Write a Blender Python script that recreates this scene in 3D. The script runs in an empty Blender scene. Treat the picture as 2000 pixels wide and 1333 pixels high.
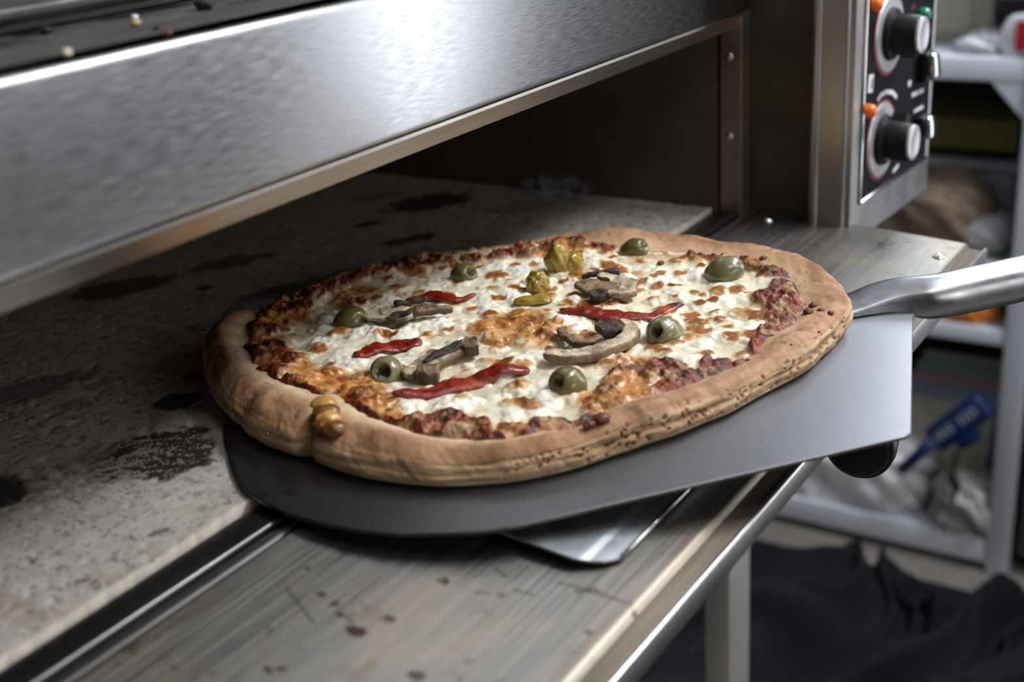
import bpy, bmesh, math, random
import numpy as np
from mathutils import Vector, Matrix
random.seed(7)
S = bpy.context.scene
COL = S.collection

# ------------------------------------------------------------------ camera
FPX = 2495.55
CC = np.array([1000.0, 666.5])
def _unit(v): v = np.array(v, float); return v/np.linalg.norm(v)
AX = _unit([1735, -1116.5, FPX]); AY = _unit([-4057, -726.5, FPX])
AZ = np.cross(AX, AY)
if AZ[1] > 0: AZ = -AZ
R = np.array([AX, AY, AZ])                    # world = R @ (right, down, forward)
CAM = np.array([-0.42867, -0.46682, 0.33])
cd = bpy.data.cameras.new('camera'); cam = bpy.data.objects.new('camera', cd); COL.objects.link(cam)
cd.sensor_width = 36.0; cd.lens = FPX*36/2000; cd.clip_start = 0.02; cd.clip_end = 50
M = Matrix(((R[0,0], -R[0,1], -R[0,2], CAM[0]), (R[1,0], -R[1,1], -R[1,2], CAM[1]),
            (R[2,0], -R[2,1], -R[2,2], CAM[2]), (0,0,0,1)))
cam.matrix_world = M
cd.dof.use_dof = True; cd.dof.focus_distance = 0.83; cd.dof.aperture_fstop = 4.8
S.camera = cam
S.view_settings.view_transform = 'Standard'; S.view_settings.look = 'None'
S.view_settings.exposure = 0.2; S.view_settings.gamma = 1.0
S.view_settings.use_curve_mapping = False

# ------------------------------------------------------------------ light
W = bpy.data.worlds.new('world'); S.world = W; W.use_nodes = True
W.node_tree.nodes['Background'].inputs[0].default_value = (0.62, 0.72, 1.0, 1)
W.node_tree.nodes['Background'].inputs[1].default_value = 0.04
def area(name, loc, target, sx, sy, power, col):
    l = bpy.data.lights.new(name, 'AREA'); l.shape = 'RECTANGLE'; l.size = sx; l.size_y = sy
    l.energy = power; l.color = col
    o = bpy.data.objects.new(name, l); COL.objects.link(o); o.location = loc
    o.rotation_euler = (Vector(target)-Vector(loc)).to_track_quat('-Z', 'Y').to_euler()
    return o
area('window_daylight', (2.55, 0.35, 1.15), (0.3, -0.05, 0.0), 1.7, 1.15, 58, (0.84, 0.91, 1.0))
area('glass_door_daylight', (2.0, -1.08, 0.20), (0.25, -0.05, 0.1), 0.8, 2.0, 29, (0.93, 0.96, 1.0))
area('ceiling_lamp_light', (0.0, -1.1, 1.70), (0.25, 0.0, 0.0), 0.7, 0.35, 7, (1.0, 0.93, 0.85))
area('front_fill_light', (-0.1, -2.3, 0.55), (0.35, 0.1, 0.0), 1.1, 0.8, 10, (1.0, 0.96, 0.92))  # added fill with no seen source, lifts the stone under the hood
area('rear_ceiling_lamp_light', (1.20, -0.95, 1.70), (0.3, -0.05, 0.0), 1.0, 0.4, 56, (0.95, 0.97, 1.0))

# ------------------------------------------------------------------ helpers
def ray(p):
    d = np.array([p[0]-CC[0], p[1]-CC[1], FPX]); return _unit(R @ d)
def plane(p, n, o):
    d = ray(p); n = np.array(n, float); return CAM + d*(((np.array(o)-CAM) @ n)/(d @ n))
def atz(p, z): return plane(p, (0,0,1), (0,0,z))
def aty(p, y): return plane(p, (0,1,0), (0,y,0))
def atx(p, x): return plane(p, (1,0,0), (x,0,0))

def hashf(ix, iy, s):
    h = (ix.astype(np.int64)*374761393 + iy.astype(np.int64)*668265263 + s*982451653) & 0x7fffffff
    h = ((h ^ (h >> 13))*1274126177) & 0x7fffffff
    return ((h ^ (h >> 16)) & 0xffff)/65535.0
def noise(x, y, f, s=0):
    x = np.asarray(x)*f; y = np.asarray(y)*f
    ix = np.floor(x); iy = np.floor(y); fx = x-ix; fy = y-iy
    fx = fx*fx*fx*(fx*(fx*6-15)+10); fy = fy*fy*fy*(fy*(fy*6-15)+10)
    a = hashf(ix, iy, s); b = hashf(ix+1, iy, s); c = hashf(ix, iy+1, s); d = hashf(ix+1, iy+1, s)
    return (a+(b-a)*fx)*(1-fy) + (c+(d-c)*fx)*fy
def fbm(x, y, f, s=0, o=4):
    t = 0; a = .5; n = 0
    for k in range(o):
        t = t + a*noise(x, y, f, s+k*17); n += a; a *= .5; x, y = (.8*np.asarray(x)-.6*np.asarray(y))*2.03, (.6*np.asarray(x)+.8*np.asarray(y))*2.03
    return t/n
def worley(x, y, f, s=0):
    x = np.asarray(x)*f; y = np.asarray(y)*f; ix = np.floor(x); iy = np.floor(y); best = np.full(x.shape, 9.0)
    for dx in (-1,0,1):
        for dy in (-1,0,1):
            jx = ix+dx; jy = iy+dy
            px = jx+hashf(jx, jy, s); py = jy+hashf(jx, jy, s+91)
            best = np.minimum(best, (px-x)**2+(py-y)**2)
    return np.sqrt(best)
def sst(a, b, x): t = np.clip((x-a)/(b-a), 0, 1); return t*t*(3-2*t)
def mixc(c, col, w): w = np.asarray(w)[..., None]; return c*(1-w)+np.array(col, float)*w

def link(name, me, m=None, parent=None, smooth=False):
    o = bpy.data.objects.new(name, me); COL.objects.link(o)
    if m is not None:
        for q in (m if isinstance(m, (list, tuple)) else [m]): me.materials.append(q)
    if parent is not None: o.parent = parent
    if smooth:
        me.polygons.foreach_set('use_smooth', [True]*len(me.polygons))
    return o
def npmesh(name, V, F, m=None, parent=None, col=None, smooth=True):
    V = np.asarray(V, np.float32); F = np.asarray(F, np.int32)
    me = bpy.data.meshes.new(name); me.vertices.add(len(V)); me.vertices.foreach_set('co', V.ravel())
    n = len(F); k = F.shape[1]
    me.loops.add(n*k); me.loops.foreach_set('vertex_index', F.ravel())
    me.polygons.add(n); me.polygons.foreach_set('loop_start', np.arange(0, n*k, k, dtype=np.int32))
    me.update(calc_edges=True); me.validate()
    if col is not None:
        at = me.color_attributes.new('Col', 'FLOAT_COLOR', 'POINT')
        c = np.ones((len(V), 4), np.float32); c[:, :3] = col
        at.data.foreach_set('color', c.ravel())
    return link(name, me, m, parent, smooth)
def gridfaces(nu, nv, wrap=False):
    i = np.arange(nu if wrap else nu-1); j = np.arange(nv-1); I, J = np.meshgrid(i, j, indexing='ij')
    I2 = (I+1) % nu
    return np.stack([I*nv+J, I2*nv+J, I2*nv+J+1, I*nv+J+1], -1).reshape(-1, 4)
def tag(o, label=None, cat=None, group=None, kind=None):
    if label: o['label'] = label
    if cat: o['category'] = cat
    if group: o['group'] = group
    if kind: o['kind'] = kind
    return o
def empty(name, loc, label, cat, group=None, rot=None):
    o = bpy.data.objects.new(name, None); COL.objects.link(o); o.location = loc; o.empty_display_size = .02
    if rot is not None: o.rotation_euler = rot
    return tag(o, label, cat, group)

class MB:
    """collects shapes into one mesh"""
    def __init__(s): s.b = bmesh.new()
    def box(s, x0, x1, y0, y1, z0, z1, bev=0, seg=2, mi=0, mat=None):
        vs = [s.b.verts.new((x, y, z)) for x in (x0,x1) for y in (y0,y1) for z in (z0,z1)]
        if mat is not None:
            for v in vs: v.co = mat @ v.co
        q = [(0,1,3,2),(4,6,7,5),(0,4,5,1),(2,3,7,6),(0,2,6,4),(1,5,7,3)]
        fs = [s.b.faces.new([vs[i] for i in f]) for f in q]
        for f in fs: f.material_index = mi
        if bev:
            es = list({e for f in fs for e in f.edges})
            r = bmesh.ops.bevel(s.b, geom=es, offset=bev, segments=seg, affect='EDGES', profile=.5)
            for f in r['faces']: f.material_index = mi
        return s
    def prism(s, prof, axis_from, axis_to, mi=0, ux=(0,1,0), uy=(0,0,1)):
        a = Vector(axis_from); b = Vector(axis_to); ux = Vector(ux); uy = Vector(uy)
        A = [s.b.verts.new(a+ux*p[0]+uy*p[1]) for p in prof]; B = [s.b.verts.new(b+ux*p[0]+uy*p[1]) for p in prof]
        n = len(prof)
        fs = [s.b.faces.new([A[i], A[(i+1)%n], B[(i+1)%n], B[i]]) for i in range(n)]
        fs += [s.b.faces.new(A[::-1]), s.b.faces.new(B)]
        for f in fs: f.material_index = mi
        return s
    def lathe(s, prof, n=32, mat=Matrix(), mi=0, sx=1, sy=1):
        rings = []
        for (r, z) in prof:
            if r < 1e-7: rings.append([s.b.verts.new(mat @ Vector((0,0,z)))])
            else: rings.append([s.b.verts.new(mat @ Vector((sx*r*math.cos(t*2*math.pi/n), sy*r*math.sin(t*2*math.pi/n), z))) for t in range(n)])
        for a, b in zip(rings, rings[1:]):
            for i in range(n):
                j = (i+1) % n
                if len(a) == 1 and len(b) == 1: continue
                if len(a) == 1: f = [a[0], b[i], b[j]]
                elif len(b) == 1: f = [a[i], a[j], b[0]]
                else: f = [a[i], a[j], b[j], b[i]]
                s.b.faces.new(f).material_index = mi
        return s
    def tube(s, pts, rad, n=12, mi=0, flat=1.0, cap=True):
        pts = [Vector(p) for p in pts]; rings = []
        for i, p in enumerate(pts):
            t = (pts[min(i+1, len(pts)-1)]-pts[max(i-1, 0)]).normalized()
            u = t.cross(Vector((0,0,1)))
            if u.length < 1e-4: u = Vector((1,0,0))
            u.normalize(); v = u.cross(t)
            r = rad[i] if isinstance(rad, (list, tuple)) else rad
            rings.append([s.b.verts.new(p+u*r*math.cos(k*2*math.pi/n)+v*r*flat*math.sin(k*2*math.pi/n)) for k in range(n)])
        for a, b in zip(rings, rings[1:]):
            for i in range(n): s.b.faces.new([a[i], a[(i+1)%n], b[(i+1)%n], b[i]]).material_index = mi
        if cap:
            s.b.faces.new(rings[0][::-1]).material_index = mi; s.b.faces.new(rings[-1]).material_index = mi
        return s
    def build(s, name, m, parent=None, smooth=False, auto=None):
        bmesh.ops.recalc_face_normals(s.b, faces=s.b.faces)
        me = bpy.data.meshes.new(name); s.b.to_mesh(me); s.b.free()
        o = link(name, me, m, parent, smooth or auto is not None)
        if auto is not None:
            me.set_sharp_from_angle(angle=math.radians(auto))
        return o

# ------------------------------------------------------------------ materials
def mat(name, base=(.5,.5,.5), rough=.5, metal=0, attr=False, emit=None, sss=0, sssr=(.004,.002,.001), coat=0, spec=.5,
        aniso=0, tang=None, bump=None, var=None, rvar=None, trans=0, coat_rough=.1):
    """bump=(scale xyz, strength, distance) ; var=(scale xyz, amount, detail) colour mottling; rvar=(scale xyz, amount)"""
    m = bpy.data.materials.new(name); m.use_nodes = True; nt = m.node_tree; N = nt.nodes; L = nt.links
    p = N['Principled BSDF']
    p.inputs['Base Color'].default_value = (*base, 1); p.inputs['Roughness'].default_value = rough
    p.inputs['Metallic'].default_value = metal; p.inputs['Specular IOR Level'].default_value = spec
    if emit: p.inputs['Emission Color'].default_value = (*emit[:3], 1); p.inputs['Emission Strength'].default_value = emit[3]
    if sss:
        p.inputs['Subsurface Weight'].default_value = sss; p.inputs['Subsurface Radius'].default_value = sssr; p.inputs['Subsurface Scale'].default_value = 1
    if coat: p.inputs['Coat Weight'].default_value = coat; p.inputs['Coat Roughness'].default_value = coat_rough
    if trans: p.inputs['Transmission Weight'].default_value = trans
    tc = N.new('ShaderNodeTexCoord')
    def nz(scale, detail=3, rough_=.6):
        mp = N.new('ShaderNodeMapping'); mp.inputs['Scale'].default_value = scale; L.new(tc.outputs['Object'], mp.inputs['Vector'])
        t = N.new('ShaderNodeTexNoise'); t.inputs['Scale'].default_value = 1; t.inputs['Detail'].default_value = detail; t.inputs['Roughness'].default_value = rough_
        L.new(mp.outputs[0], t.inputs['Vector']); return t.outputs['Fac']
    src = None
    if attr:
        a = N.new('ShaderNodeAttribute'); a.attribute_name = 'Col'; src = a.outputs['Color']
    if var:
        mr = N.new('ShaderNodeMapRange'); mr.inputs['From Min'].default_value = .3; mr.inputs['From Max'].default_value = .7
        mr.inputs['To Min'].default_value = 1-var[1]; mr.inputs['To Max'].default_value = 1+var[1]*.6
        L.new(nz(var[0], var[2] if len(var) > 2 else 4), mr.inputs['Value'])
        mx = N.new('ShaderNodeVectorMath'); mx.operation = 'SCALE'
        if src: L.new(src, mx.inputs[0])
        else: mx.inputs[0].default_value = base
        L.new(mr.outputs[0], mx.inputs['Scale']); src = mx.outputs[0]
    if src: L.new(src, p.inputs['Base Color'])
    if rvar:
        mr = N.new('ShaderNodeMapRange'); mr.inputs['From Min'].default_value = .3; mr.inputs['From Max'].default_value = .7
        mr.inputs['To Min'].default_value = rough-rvar[1]; mr.inputs['To Max'].default_value = rough+rvar[1]
        L.new(nz(rvar[0]), mr.inputs['Value']); L.new(mr.outputs[0], p.inputs['Roughness'])
    if aniso:
        p.inputs['Anisotropic'].default_value = aniso
        if tang is not None:
            c = N.new('ShaderNodeCombineXYZ')
            for i in range(3): c.inputs[i].default_value = tang[i]
            L.new(c.outputs[0], p.inputs['Tangent'])
    if bump:
        b = N.new('ShaderNodeBump'); b.inputs['Strength'].default_value = bump[1]; b.inputs['Distance'].default_value = bump[2]
        L.new(nz(bump[0], 4), b.inputs['Height']); L.new(b.outputs[0], p.inputs['Normal'])
    return m
PA = np.array([.778, -.628, .02]); PA /= np.linalg.norm(PA)          # peel axis, tip to handle
PB = _unit([.628, .778, 0]); PN = np.cross(PA, PB)
m_hood = mat('brushed_steel_vertical', (.34,.34,.355), .33, 1, aniso=.75, tang=(0,0,1), bump=((60,1800,1800), .10, .0003), rvar=((70,900,1000), .06), var=((75,900,1000), .17))
m_door = mat('brushed_steel_horizontal', (.56,.54,.52), .44, 1, attr=True, aniso=.5, tang=(0,1,0), bump=((30,1300,1300), .10, .0005), rvar=((12,400,400), .08), var=((60,900,900), .07))
m_steel = mat('satin_steel', (.50,.495,.50), .34, 1, var=((25,25,25), .05), rvar=((40,40,40), .03))
m_warm = mat('worn_warm_steel', (.42,.395,.36), .36, 1, var=((12,200,200), .2), bump=((20,900,900), .1, .0004))
m_tray = mat('stained_tray_steel', (.16,.135,.105), .6, .85, var=((14,200,200), .3), bump=((20,900,900), .15, .0004))
m_dsteel = mat('sooty_steel', (.10,.10,.10), .5, 1, var=((18,18,18), .3), rvar=((20,20,20), .1))
m_recess = mat('heat_browned_steel', (.085,.072,.062), .45, .8, var=((15,15,25), .25))
m_jamb = mat('heat_stained_steel', (.26,.21,.18), .42, .9, var=((15,15,25), .25), rvar=((25,25,10), .08))
m_leg = mat('leg_steel', (.5,.49,.47), .4, .6, var=((20,20,20), .12))
m_rail = mat('blackened_steel', (.16,.155,.15), .38, 1, var=((8,60,60), .4))
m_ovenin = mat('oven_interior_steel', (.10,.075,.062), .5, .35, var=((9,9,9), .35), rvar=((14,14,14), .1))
m_soot = mat('soiled_ledge_steel', (.10,.095,.09), .6, .6, attr=True, var=((40,40,40), .25))
m_stone = mat('baking_stone', (.5,.46,.42), .85, 0, attr=True, var=((90,90,90), .22, 6), bump=((500,500,500), .3, .0006), spec=.25)
m_blade = mat('peel_blade_steel', (.62,.62,.64), .42, 1, attr=True, aniso=.6, tang=tuple(PB), bump=((900,60,900), .05, .0003), var=((700,60,700), .07))
m_handle = mat('peel_handle_steel', (.40,.41,.44), .34, 1, var=((30,30,30), .25), rvar=((40,40,40), .1))
m_scraper = mat('polished_scraper_steel', (.50,.53,.56), .42, 1, rvar=((60,60,60), .04))
m_chrome = mat('chrome', (.8,.8,.82), .15, 1)
m_silver = mat('silver_paint', (.55,.56,.6), .38, .55)
m_black = mat('black_plastic', (.008,.008,.009), .4, spec=.25)
m_panel = mat('control_panel_black', (.008,.009,.014), .5, spec=.08, var=((60,60,60), .2))
m_red = mat('red_ink', (.25,.012,.012), .5)
m_white = mat('white_ink', (.75,.76,.8), .5)
m_orange = mat('orange_lens', (.85,.16,.01), .15, coat=.6)
m_green = mat('green_lens', (.0,.20,.11), .15, coat=.6)
m_crust = mat('baked_crust', (.5,.3,.17), .68, 0, attr=True, sss=.12, sssr=(.003,.0015,.0008), var=((220,220,220), .16, 5), bump=((480,480,480), .35, .0009), spec=.3)
m_cheese = mat('melted_cheese', (.8,.74,.6), .36, 0, attr=True, sss=.35, sssr=(.004,.003,.0016), bump=((420,420,420), .22, .0008), var=((260,260,260), .06, 4), coat=.14)
m_sauce = mat('baked_tomato_sauce', (.2,.03,.01), .42, 0, attr=True, sss=.05, spec=.35, bump=((520,520,520), .6, .0016), var=((380,380,380), .45, 5), coat=.08)
m_olive = mat('green_olive_skin', (.17,.15,.045), .30, 0, attr=True, sss=.15, sssr=(.003,.003,.001), bump=((180,180,260), .25, .001), coat=.5)
m_pepper = mat('roasted_red_pepper', (.33,.018,.008), .28, 0, attr=True, sss=.15, sssr=(.004,.001,.0005), bump=((420,420,420), .8, .0016), var=((240,240,240), .45, 5), coat=.35)
m_gpep = mat('yellow_green_pepper', (.36,.25,.03), .24, 0, sss=.2, sssr=(.004,.003,.001), bump=((250,250,250), .4, .001), var=((120,120,120), .35), coat=.6)
m_mush = mat('baked_mushroom', (.5,.4,.28), .6, 0, attr=True, bump=((700,700,700), .7, .0014), var=((500,500,500), .4, 5), sss=.05)
m_shelf = mat('white_painted_steel', (.62,.65,.74), .35, 0, var=((5,5,5), .06))
m_floor = mat('floor_tile', (.20,.185,.17), .6, var=((4,4,4), .2))
m_wall = mat('painted_wall', (.16,.155,.15), .8, var=((2,2,2), .06))
m_ceil = mat('white_ceiling', (.5,.5,.5), .9, var=((2,2,2), .05))
m_cloth = mat('black_cloth', (.011,.0115,.015), .9, var=((30,30,30), .2), bump=((900,900,900), .2, .0008), spec=.12)

# ------------------------------------------------------------------ the room
FZ = -0.93
def struct(name, mb, m): o = mb.build(name, m); o['kind'] = 'structure'; return o
struct('floor', MB().box(-2.2, 2.75, -2.4, 1.5, FZ-.05, FZ), m_floor)
struct('ceiling', MB().box(-2.2, 2.75, -2.4, 1.5, 1.75, 1.8), m_ceil)
struct('wall_right', MB().box(2.7, 2.75, -2.4, 1.5, FZ, 1.75), m_wall)
struct('wall_left', MB().box(-2.25, -2.2, -2.4, 1.5, FZ, 1.75), m_wall)
struct('wall_back', MB().box(-2.2, 2.75, 1.5, 1.55, FZ, 1.75), m_wall)
struct('wall_front', MB().box(-2.2, 2.75, -2.45, -2.4, FZ, 1.75), m_wall)

# ------------------------------------------------------------------ the oven
oven = empty('pizza_oven', (.2, .3, FZ), 'stainless steel deck pizza oven with its front door folded down flat', 'oven')
def P(name, mb, m, par=None, **k):
    par = par or oven
    o = mb.build(name, m, None, **k); o.parent = par
    bpy.context.view_layer.update()
    o.matrix_parent_inverse = par.matrix_world.inverted(); return o
def adopt(o, par):
    bpy.context.view_layer.update(); o.parent = par; o.matrix_parent_inverse = par.matrix_world.inverted(); return o
XL, XR = -0.42, 0.607                       # chamber, left wall to right wall
# body of the chamber
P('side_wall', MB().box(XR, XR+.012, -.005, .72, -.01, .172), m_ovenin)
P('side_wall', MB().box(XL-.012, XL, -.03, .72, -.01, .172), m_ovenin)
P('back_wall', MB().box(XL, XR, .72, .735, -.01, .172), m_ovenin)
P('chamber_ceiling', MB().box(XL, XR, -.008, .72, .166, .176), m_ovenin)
P('base_housing', MB().box(XL-.03, .64, .0, .76, -.16, -.026, .003), m_steel)
# hood: front panel, folded lip under it, ledge on top
hp = MB().box(XL-.03, .612, -.030, -.004, .1748, .2535, .0042, 4)
P('front_panel', hp, m_hood, auto=40)
lip = MB().prism([(-.0285,.1745),(-.0285,.1725),(-.0158,.1585),(-.0135,.1577),(-.010,.1585),(-.010,.1745)], (XL-.03,0,0), (.610,0,0))
P('lip_trim', lip, m_warm)
nu, nv = 420, 60
gx, gy = np.meshgrid(np.linspace(XL-.03, .62, nu), np.linspace(-.028, .085, nv), indexing='ij')
lc = np.ones((nu, nv, 3))*np.array([.10,.095,.09])
soot = sst(.58, .72, fbm(gx*.6, gy, 60, 3, 5))*sst(.0, .06, gy)
lc = mixc(lc, (.012,.011,.010), soot*.9)
lc = mixc(lc, (.2,.19,.18), sst(.62,.8,fbm(gx, gy, 25, 9, 3))*.3)
V = np.stack([gx, gy, np.full_like(gx, .2535)], -1).reshape(-1, 3)
adopt(npmesh('top_ledge', V, gridfaces(nu, nv), m_soot, None, lc.reshape(-1, 3)), oven)
# upper deck standing on the hood
up = MB().box(XL-.03, .62, .076, .70, .2575, .60, .002)
P('upper_deck', up, m_dsteel)
P('deck_trim', MB().box(XL-.03, .62, .0685, .0755, .2605, .2668, .002, 2), m_dsteel)
P('deck_plinth', MB().box(XL-.03, .62, .085, .70, .176, .2574), m_rail)
# right jamb, recess plate and upright
jb = MB().box(.6065, .624, -.028, -.0075, -.012, .1745, .0012)
jamb = P('jamb', jb, m_jamb)
for z in (.155-.0185, .0665):
    q = Matrix.Translation((.6066, -.0165, z)) @ Matrix.Rotation(-math.pi/2, 4, 'Y')
    P('screw', MB().lathe([(0,.0016),(.0018,.0015),(.0034,.0008),(.0036,0),(.0036,-.001)], 20, q), m_steel, jamb, smooth=True)
P('recess_plate', MB().box(.6235, .640, -.088, .12, -.03, .60), m_recess)
P('upright', MB().box(.6145, .634, -.0955, -.086, -.03, .60, .0045, 4), m_steel, auto=40)
# ------------------------------------------------------------------ control box
CA = np.array([.6165, -.1215])
zb = -.034
Bq = atz((1812, 377), zb)[:2]; fu = (Bq-CA); CW = np.linalg.norm(fu); fu /= CW
fn = np.array([fu[1], -fu[0]])                                   # outward (towards -Y)
box_n = np.array([fn[0], fn[1], 0]); U3 = Vector((fu[0], fu[1], 0)); N3 = Vector((fn[0], fn[1], 0)); Z3 = Vector((0,0,1))
def onface(p, d=0): return plane(p, box_n, np.array([CA[0], CA[1], 0])+box_n*d)
def fc(p): w = onface(p); return ((w[:2]-CA) @ fu, w[2])          # (u, z) on the face
FM = Matrix.Translation((CA[0], CA[1], 0)) @ Matrix(((U3.x, N3.x, 0, 0), (U3.y, N3.y, 0, 0), (0, 0, 1, 0), (0,0,0,1)))   # local (u, out, z)
b = MB()
A0 = Vector((CA[0], CA[1], zb)); B0 = A0+U3*CW
back = .02
prof = [A0, B0, Vector((B0.x+.01, .10, zb)), Vector((.66, .10, zb)), Vector((.66, -.088, zb)), Vector((CA[0], -.088, zb))]
lo = [b.b.verts.new(v) for v in prof]; hi = [b.b.verts.new(v+Vector((0,0,.63))) for v in prof]
for i in range(6): b.b.faces.new([lo[i], lo[(i+1)%6], hi[(i+1)%6], hi[i]])
b.b.faces.new(lo[::-1]); b.b.faces.new(hi)
bmesh.ops.bevel(b.b, geom=list(b.b.edges), offset=.006, segments=5, affect='EDGES')
cbox = P('control_box', b, m_steel, auto=40)
u0, z0 = fc((1675, 386)); u1, z1 = fc((1806, 322)); z0 = (z0+z1)/2
bz = MB()
for (ua, ub, za, zc) in ((u0, u1, z0, z0+.0035), (u0, u0+.004, z0, .60), (u1-.004, u1, z0, .60)):
    bz.box(ua, ub, -.002, .0025, za, zc, .001, 2, mat=FM)
P('panel_frame', bz, m_chrome, cbox, auto=40)
P('panel_face', MB().box(u0+.003, u1-.003, -.001, .0012, z0+.003, .60, mat=FM), m_panel, cbox)
RX = Matrix.Rotation(-math.pi/2, 4, 'X')                          # local z -> outward
def knob(px, r_dial, ang):
    u, z = fc(px)
    T = FM @ Matrix.Translation((u, .0013, z)) @ RX
    P('dial_plate', MB().lathe([(0,.0020),(r_dial*.90,.0020),(r_dial*.93,.0008),(r_dial*.93,0)], 48, T, 0).lathe([(r_dial*.93,.0004),(r_dial,.0006),(r_dial*1.0,0)], 48, T, 1), [m_silver, m_red], cbox, auto=30)
    kb = MB()
    kb.lathe([(r_dial*.64,.0021),(r_dial*.60,.006),(r_dial*.50,.008),(r_dial*.46,.0265),(r_dial*.43,.0285)], 28, T, 0)
    kb.lathe([(r_dial*.43,.0285),(r_dial*.42,.0305),(r_dial*.34,.0312),(r_dial*.30,.0306),(0,.0304)], 28, T, 1)
    # pointer wing
    kb.box(-r_dial*.16, r_dial*.16, -r_dial*.72, r_dial*.1, .006, .021, .002, 2, 0, T @ Matrix.Rotation(ang, 4, 'Z'))
    P('knob', kb, [m_black, m_silver], cbox, auto=35)
r_d = abs(fc((1730, 200))[1]-fc((1712, 348))[1])/2*1.1
knob((1717, 273), r_d, .6)
knob((1733, 66), r_d, 2.4)
def lamp(px, m):
    u, z = fc(px); T = FM @ Matrix.Translation((u, .0013, z)) @ RX
    P('indicator_lamp', MB().lathe([(.0064,0),(.0064,.003),(.0054,.0068),(.003,.0085),(0,.009)], 24, T), m, cbox, auto=60)
lamp((1690, 216), m_orange); lamp((1702, 8), m_orange); lamp((1797, 28), m_green)
def mark(name, pts, w, m=None, d=.0016):
    q = MB(); T = FM
    for (a, c) in zip(pts, pts[1:]):
        (ua, za), (ub, zc) = fc(a), fc(c); L = math.hypot(ub-ua, zc-za); an = math.atan2(zc-za, ub-ua)
        q.box(0, L, .0013, d, -w/2, w/2, mat=T @ Matrix.Translation((ua, 0, za)) @ Matrix.Rotation(-an, 4, 'Y'))
    P(name, q, m or m_white, cbox)
mark('panel_label', [(1699, 145), (1696, 181)], .0115); mark('label_figure', [(1700, 154), (1698, 173)], .0022, m_black, .0019)
mark('panel_print', [(1711, 197), (1717, 186), (1728, 179), (1740, 180), (1748, 190)], .004)
mark('panel_print', [(1778, 186), (1800, 176)], .004); mark('panel_print', [(1771, 165), (1776, 161)], .005)
mark('panel_print', [(1782, 218), (1800, 208)], .003); mark('panel_print', [(1778, 18), (1783, 9)], .003, m_red)
mark('panel_print', [(1752, 322), (1741, 336)], .003)
def toggle(px, h):
    u, z = fc(px); T = FM @ Matrix.Translation((u, .0012, z))
    P('toggle_switch', MB().box(-.011, .011, 0, .010, -h, h*.75, .003, 2, 0, T)
      .box(-.008, .008, .008, .016, -h*.8, h*.6, .003, 2, 1, T @ Matrix.Rotation(.12, 4, 'X')), [m_black, m_chrome], cbox, auto=40)
toggle((1797, 126), .016); toggle((1789, 246), .014)

# ------------------------------------------------------------------ baking stones
def ell(gx, gy, c, ex, ey, rot, nz_, soft=.25):
    x = gx-c[0]; y = gy-c[1]; cr, sr = math.cos(rot), math.sin(rot)
    d = np.sqrt(((x*cr+y*sr)/ex)**2+((-x*sr+y*cr)/ey)**2)+(nz_-.5)*.9
    return 1-sst(1-soft, 1+soft*.4, d)
def stone_colour(gx, gy):
    c = np.ones(gx.shape+(3,))*np.array([.42,.385,.355])
    n1 = fbm(gx, gy, 18, 1, 5); c = mixc(c, (.27,.245,.22), sst(.45,.75,n1)*.35)
    # fine specks, streaked towards the chamber
    c = mixc(c, (.045,.036,.03), sst(.66,.74, fbm(gx*1.0, gy*.75, 420, 5, 3))*.5)
    c = mixc(c, (.03,.022,.018), sst(.74,.79, fbm(gx, gy*.6, 210, 12, 4))*.65)
    c = mixc(c, (.16,.11,.08), sst(.66,.76, fbm(gx, gy*.8, 55, 31, 4))*.35)
    n2 = fbm(gx, gy, 70, 40, 4)
    D = (.03,.024,.022)
    for (p, rx, ry, w) in (((238,562),.040,.022,.85), ((452,512),.035,.018,.7), ((840,393),.05,.03,.95), ((735,385),.03,.014,.5), ((800,468),.028,.012,.8),
                       ((715,438),.016,.008,.9), ((600,553),.06,.012,.55), ((545,570),.04,.012,.5), ((50,762),.045,.020,.6), ((348,783),.02,.012,.95), ((385,735),.012,.007,.8),
                       ((0,962),.024,.026,.95), ((398,563),.008,.005,.9), ((150,790),.012,.01,.35), ((1040,400),.05,.02,.35), ((310,1040),.006,.003,.7), ((158,1135),.005,.003,.7)):
        q = atz(p, 0); rr = math.atan2(-.5, .85)
        c = mixc(c, D, ell(gx, gy, q, rx, ry, rr, n2)*w)
    # feathery charred blot beside the peel
    q = atz((285, 893), 0); x = gx-q[0]; y = gy-q[1]
    a = _unit((atz((375, 870), 0)-atz((190, 890), 0))[:2]); xx = x*a[0]+y*a[1]; yy = -x*a[1]+y*a[0]
    body = ell(xx, yy, (0,0), .040, .040, 0, fbm(xx, yy, 60, 77, 3), .12)
    wx = yy+.008*(fbm(xx, yy, 60, 80, 3)-.5)
    rx_, ry_ = xx*.42*.86-wx*.5, xx*.42*.5+wx*.86
    vn = np.minimum(np.abs(2*fbm(rx_, ry_, 170, 62, 2)-1)*1.5, np.abs(2*fbm(rx_*1.2+3, ry_, 260, 64, 2)-1)*1.5+.08)
    left_ = np.clip(.5-(xx+.004)/.05, 0, 1.2)
    ink = sst(.06+.22*left_, .16+.34*left_, vn)*sst(-.15,.15,.9-left_+.35*(noise(xx*.4, wx, 190, 66)-.3))
    c = mixc(c, (.15,.115,.095), body*.6)
    c = mixc(c, (.018,.012,.010), body*np.clip(ink,0,1)*.96)
    # pale crumbly front edge, warm light painted in at the far end of the chamber
    e = .004+.006*fbm(gx, gy, 60, 4, 3)
    c = mixc(c, (.48,.44,.38), (1-sst(.0, 1, gy/e))*.7)
    c = mixc(c, (.40,.24,.13), sst(.10,.5,gx)*sst(.22,.46,gy)*.45)
    return c
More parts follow.
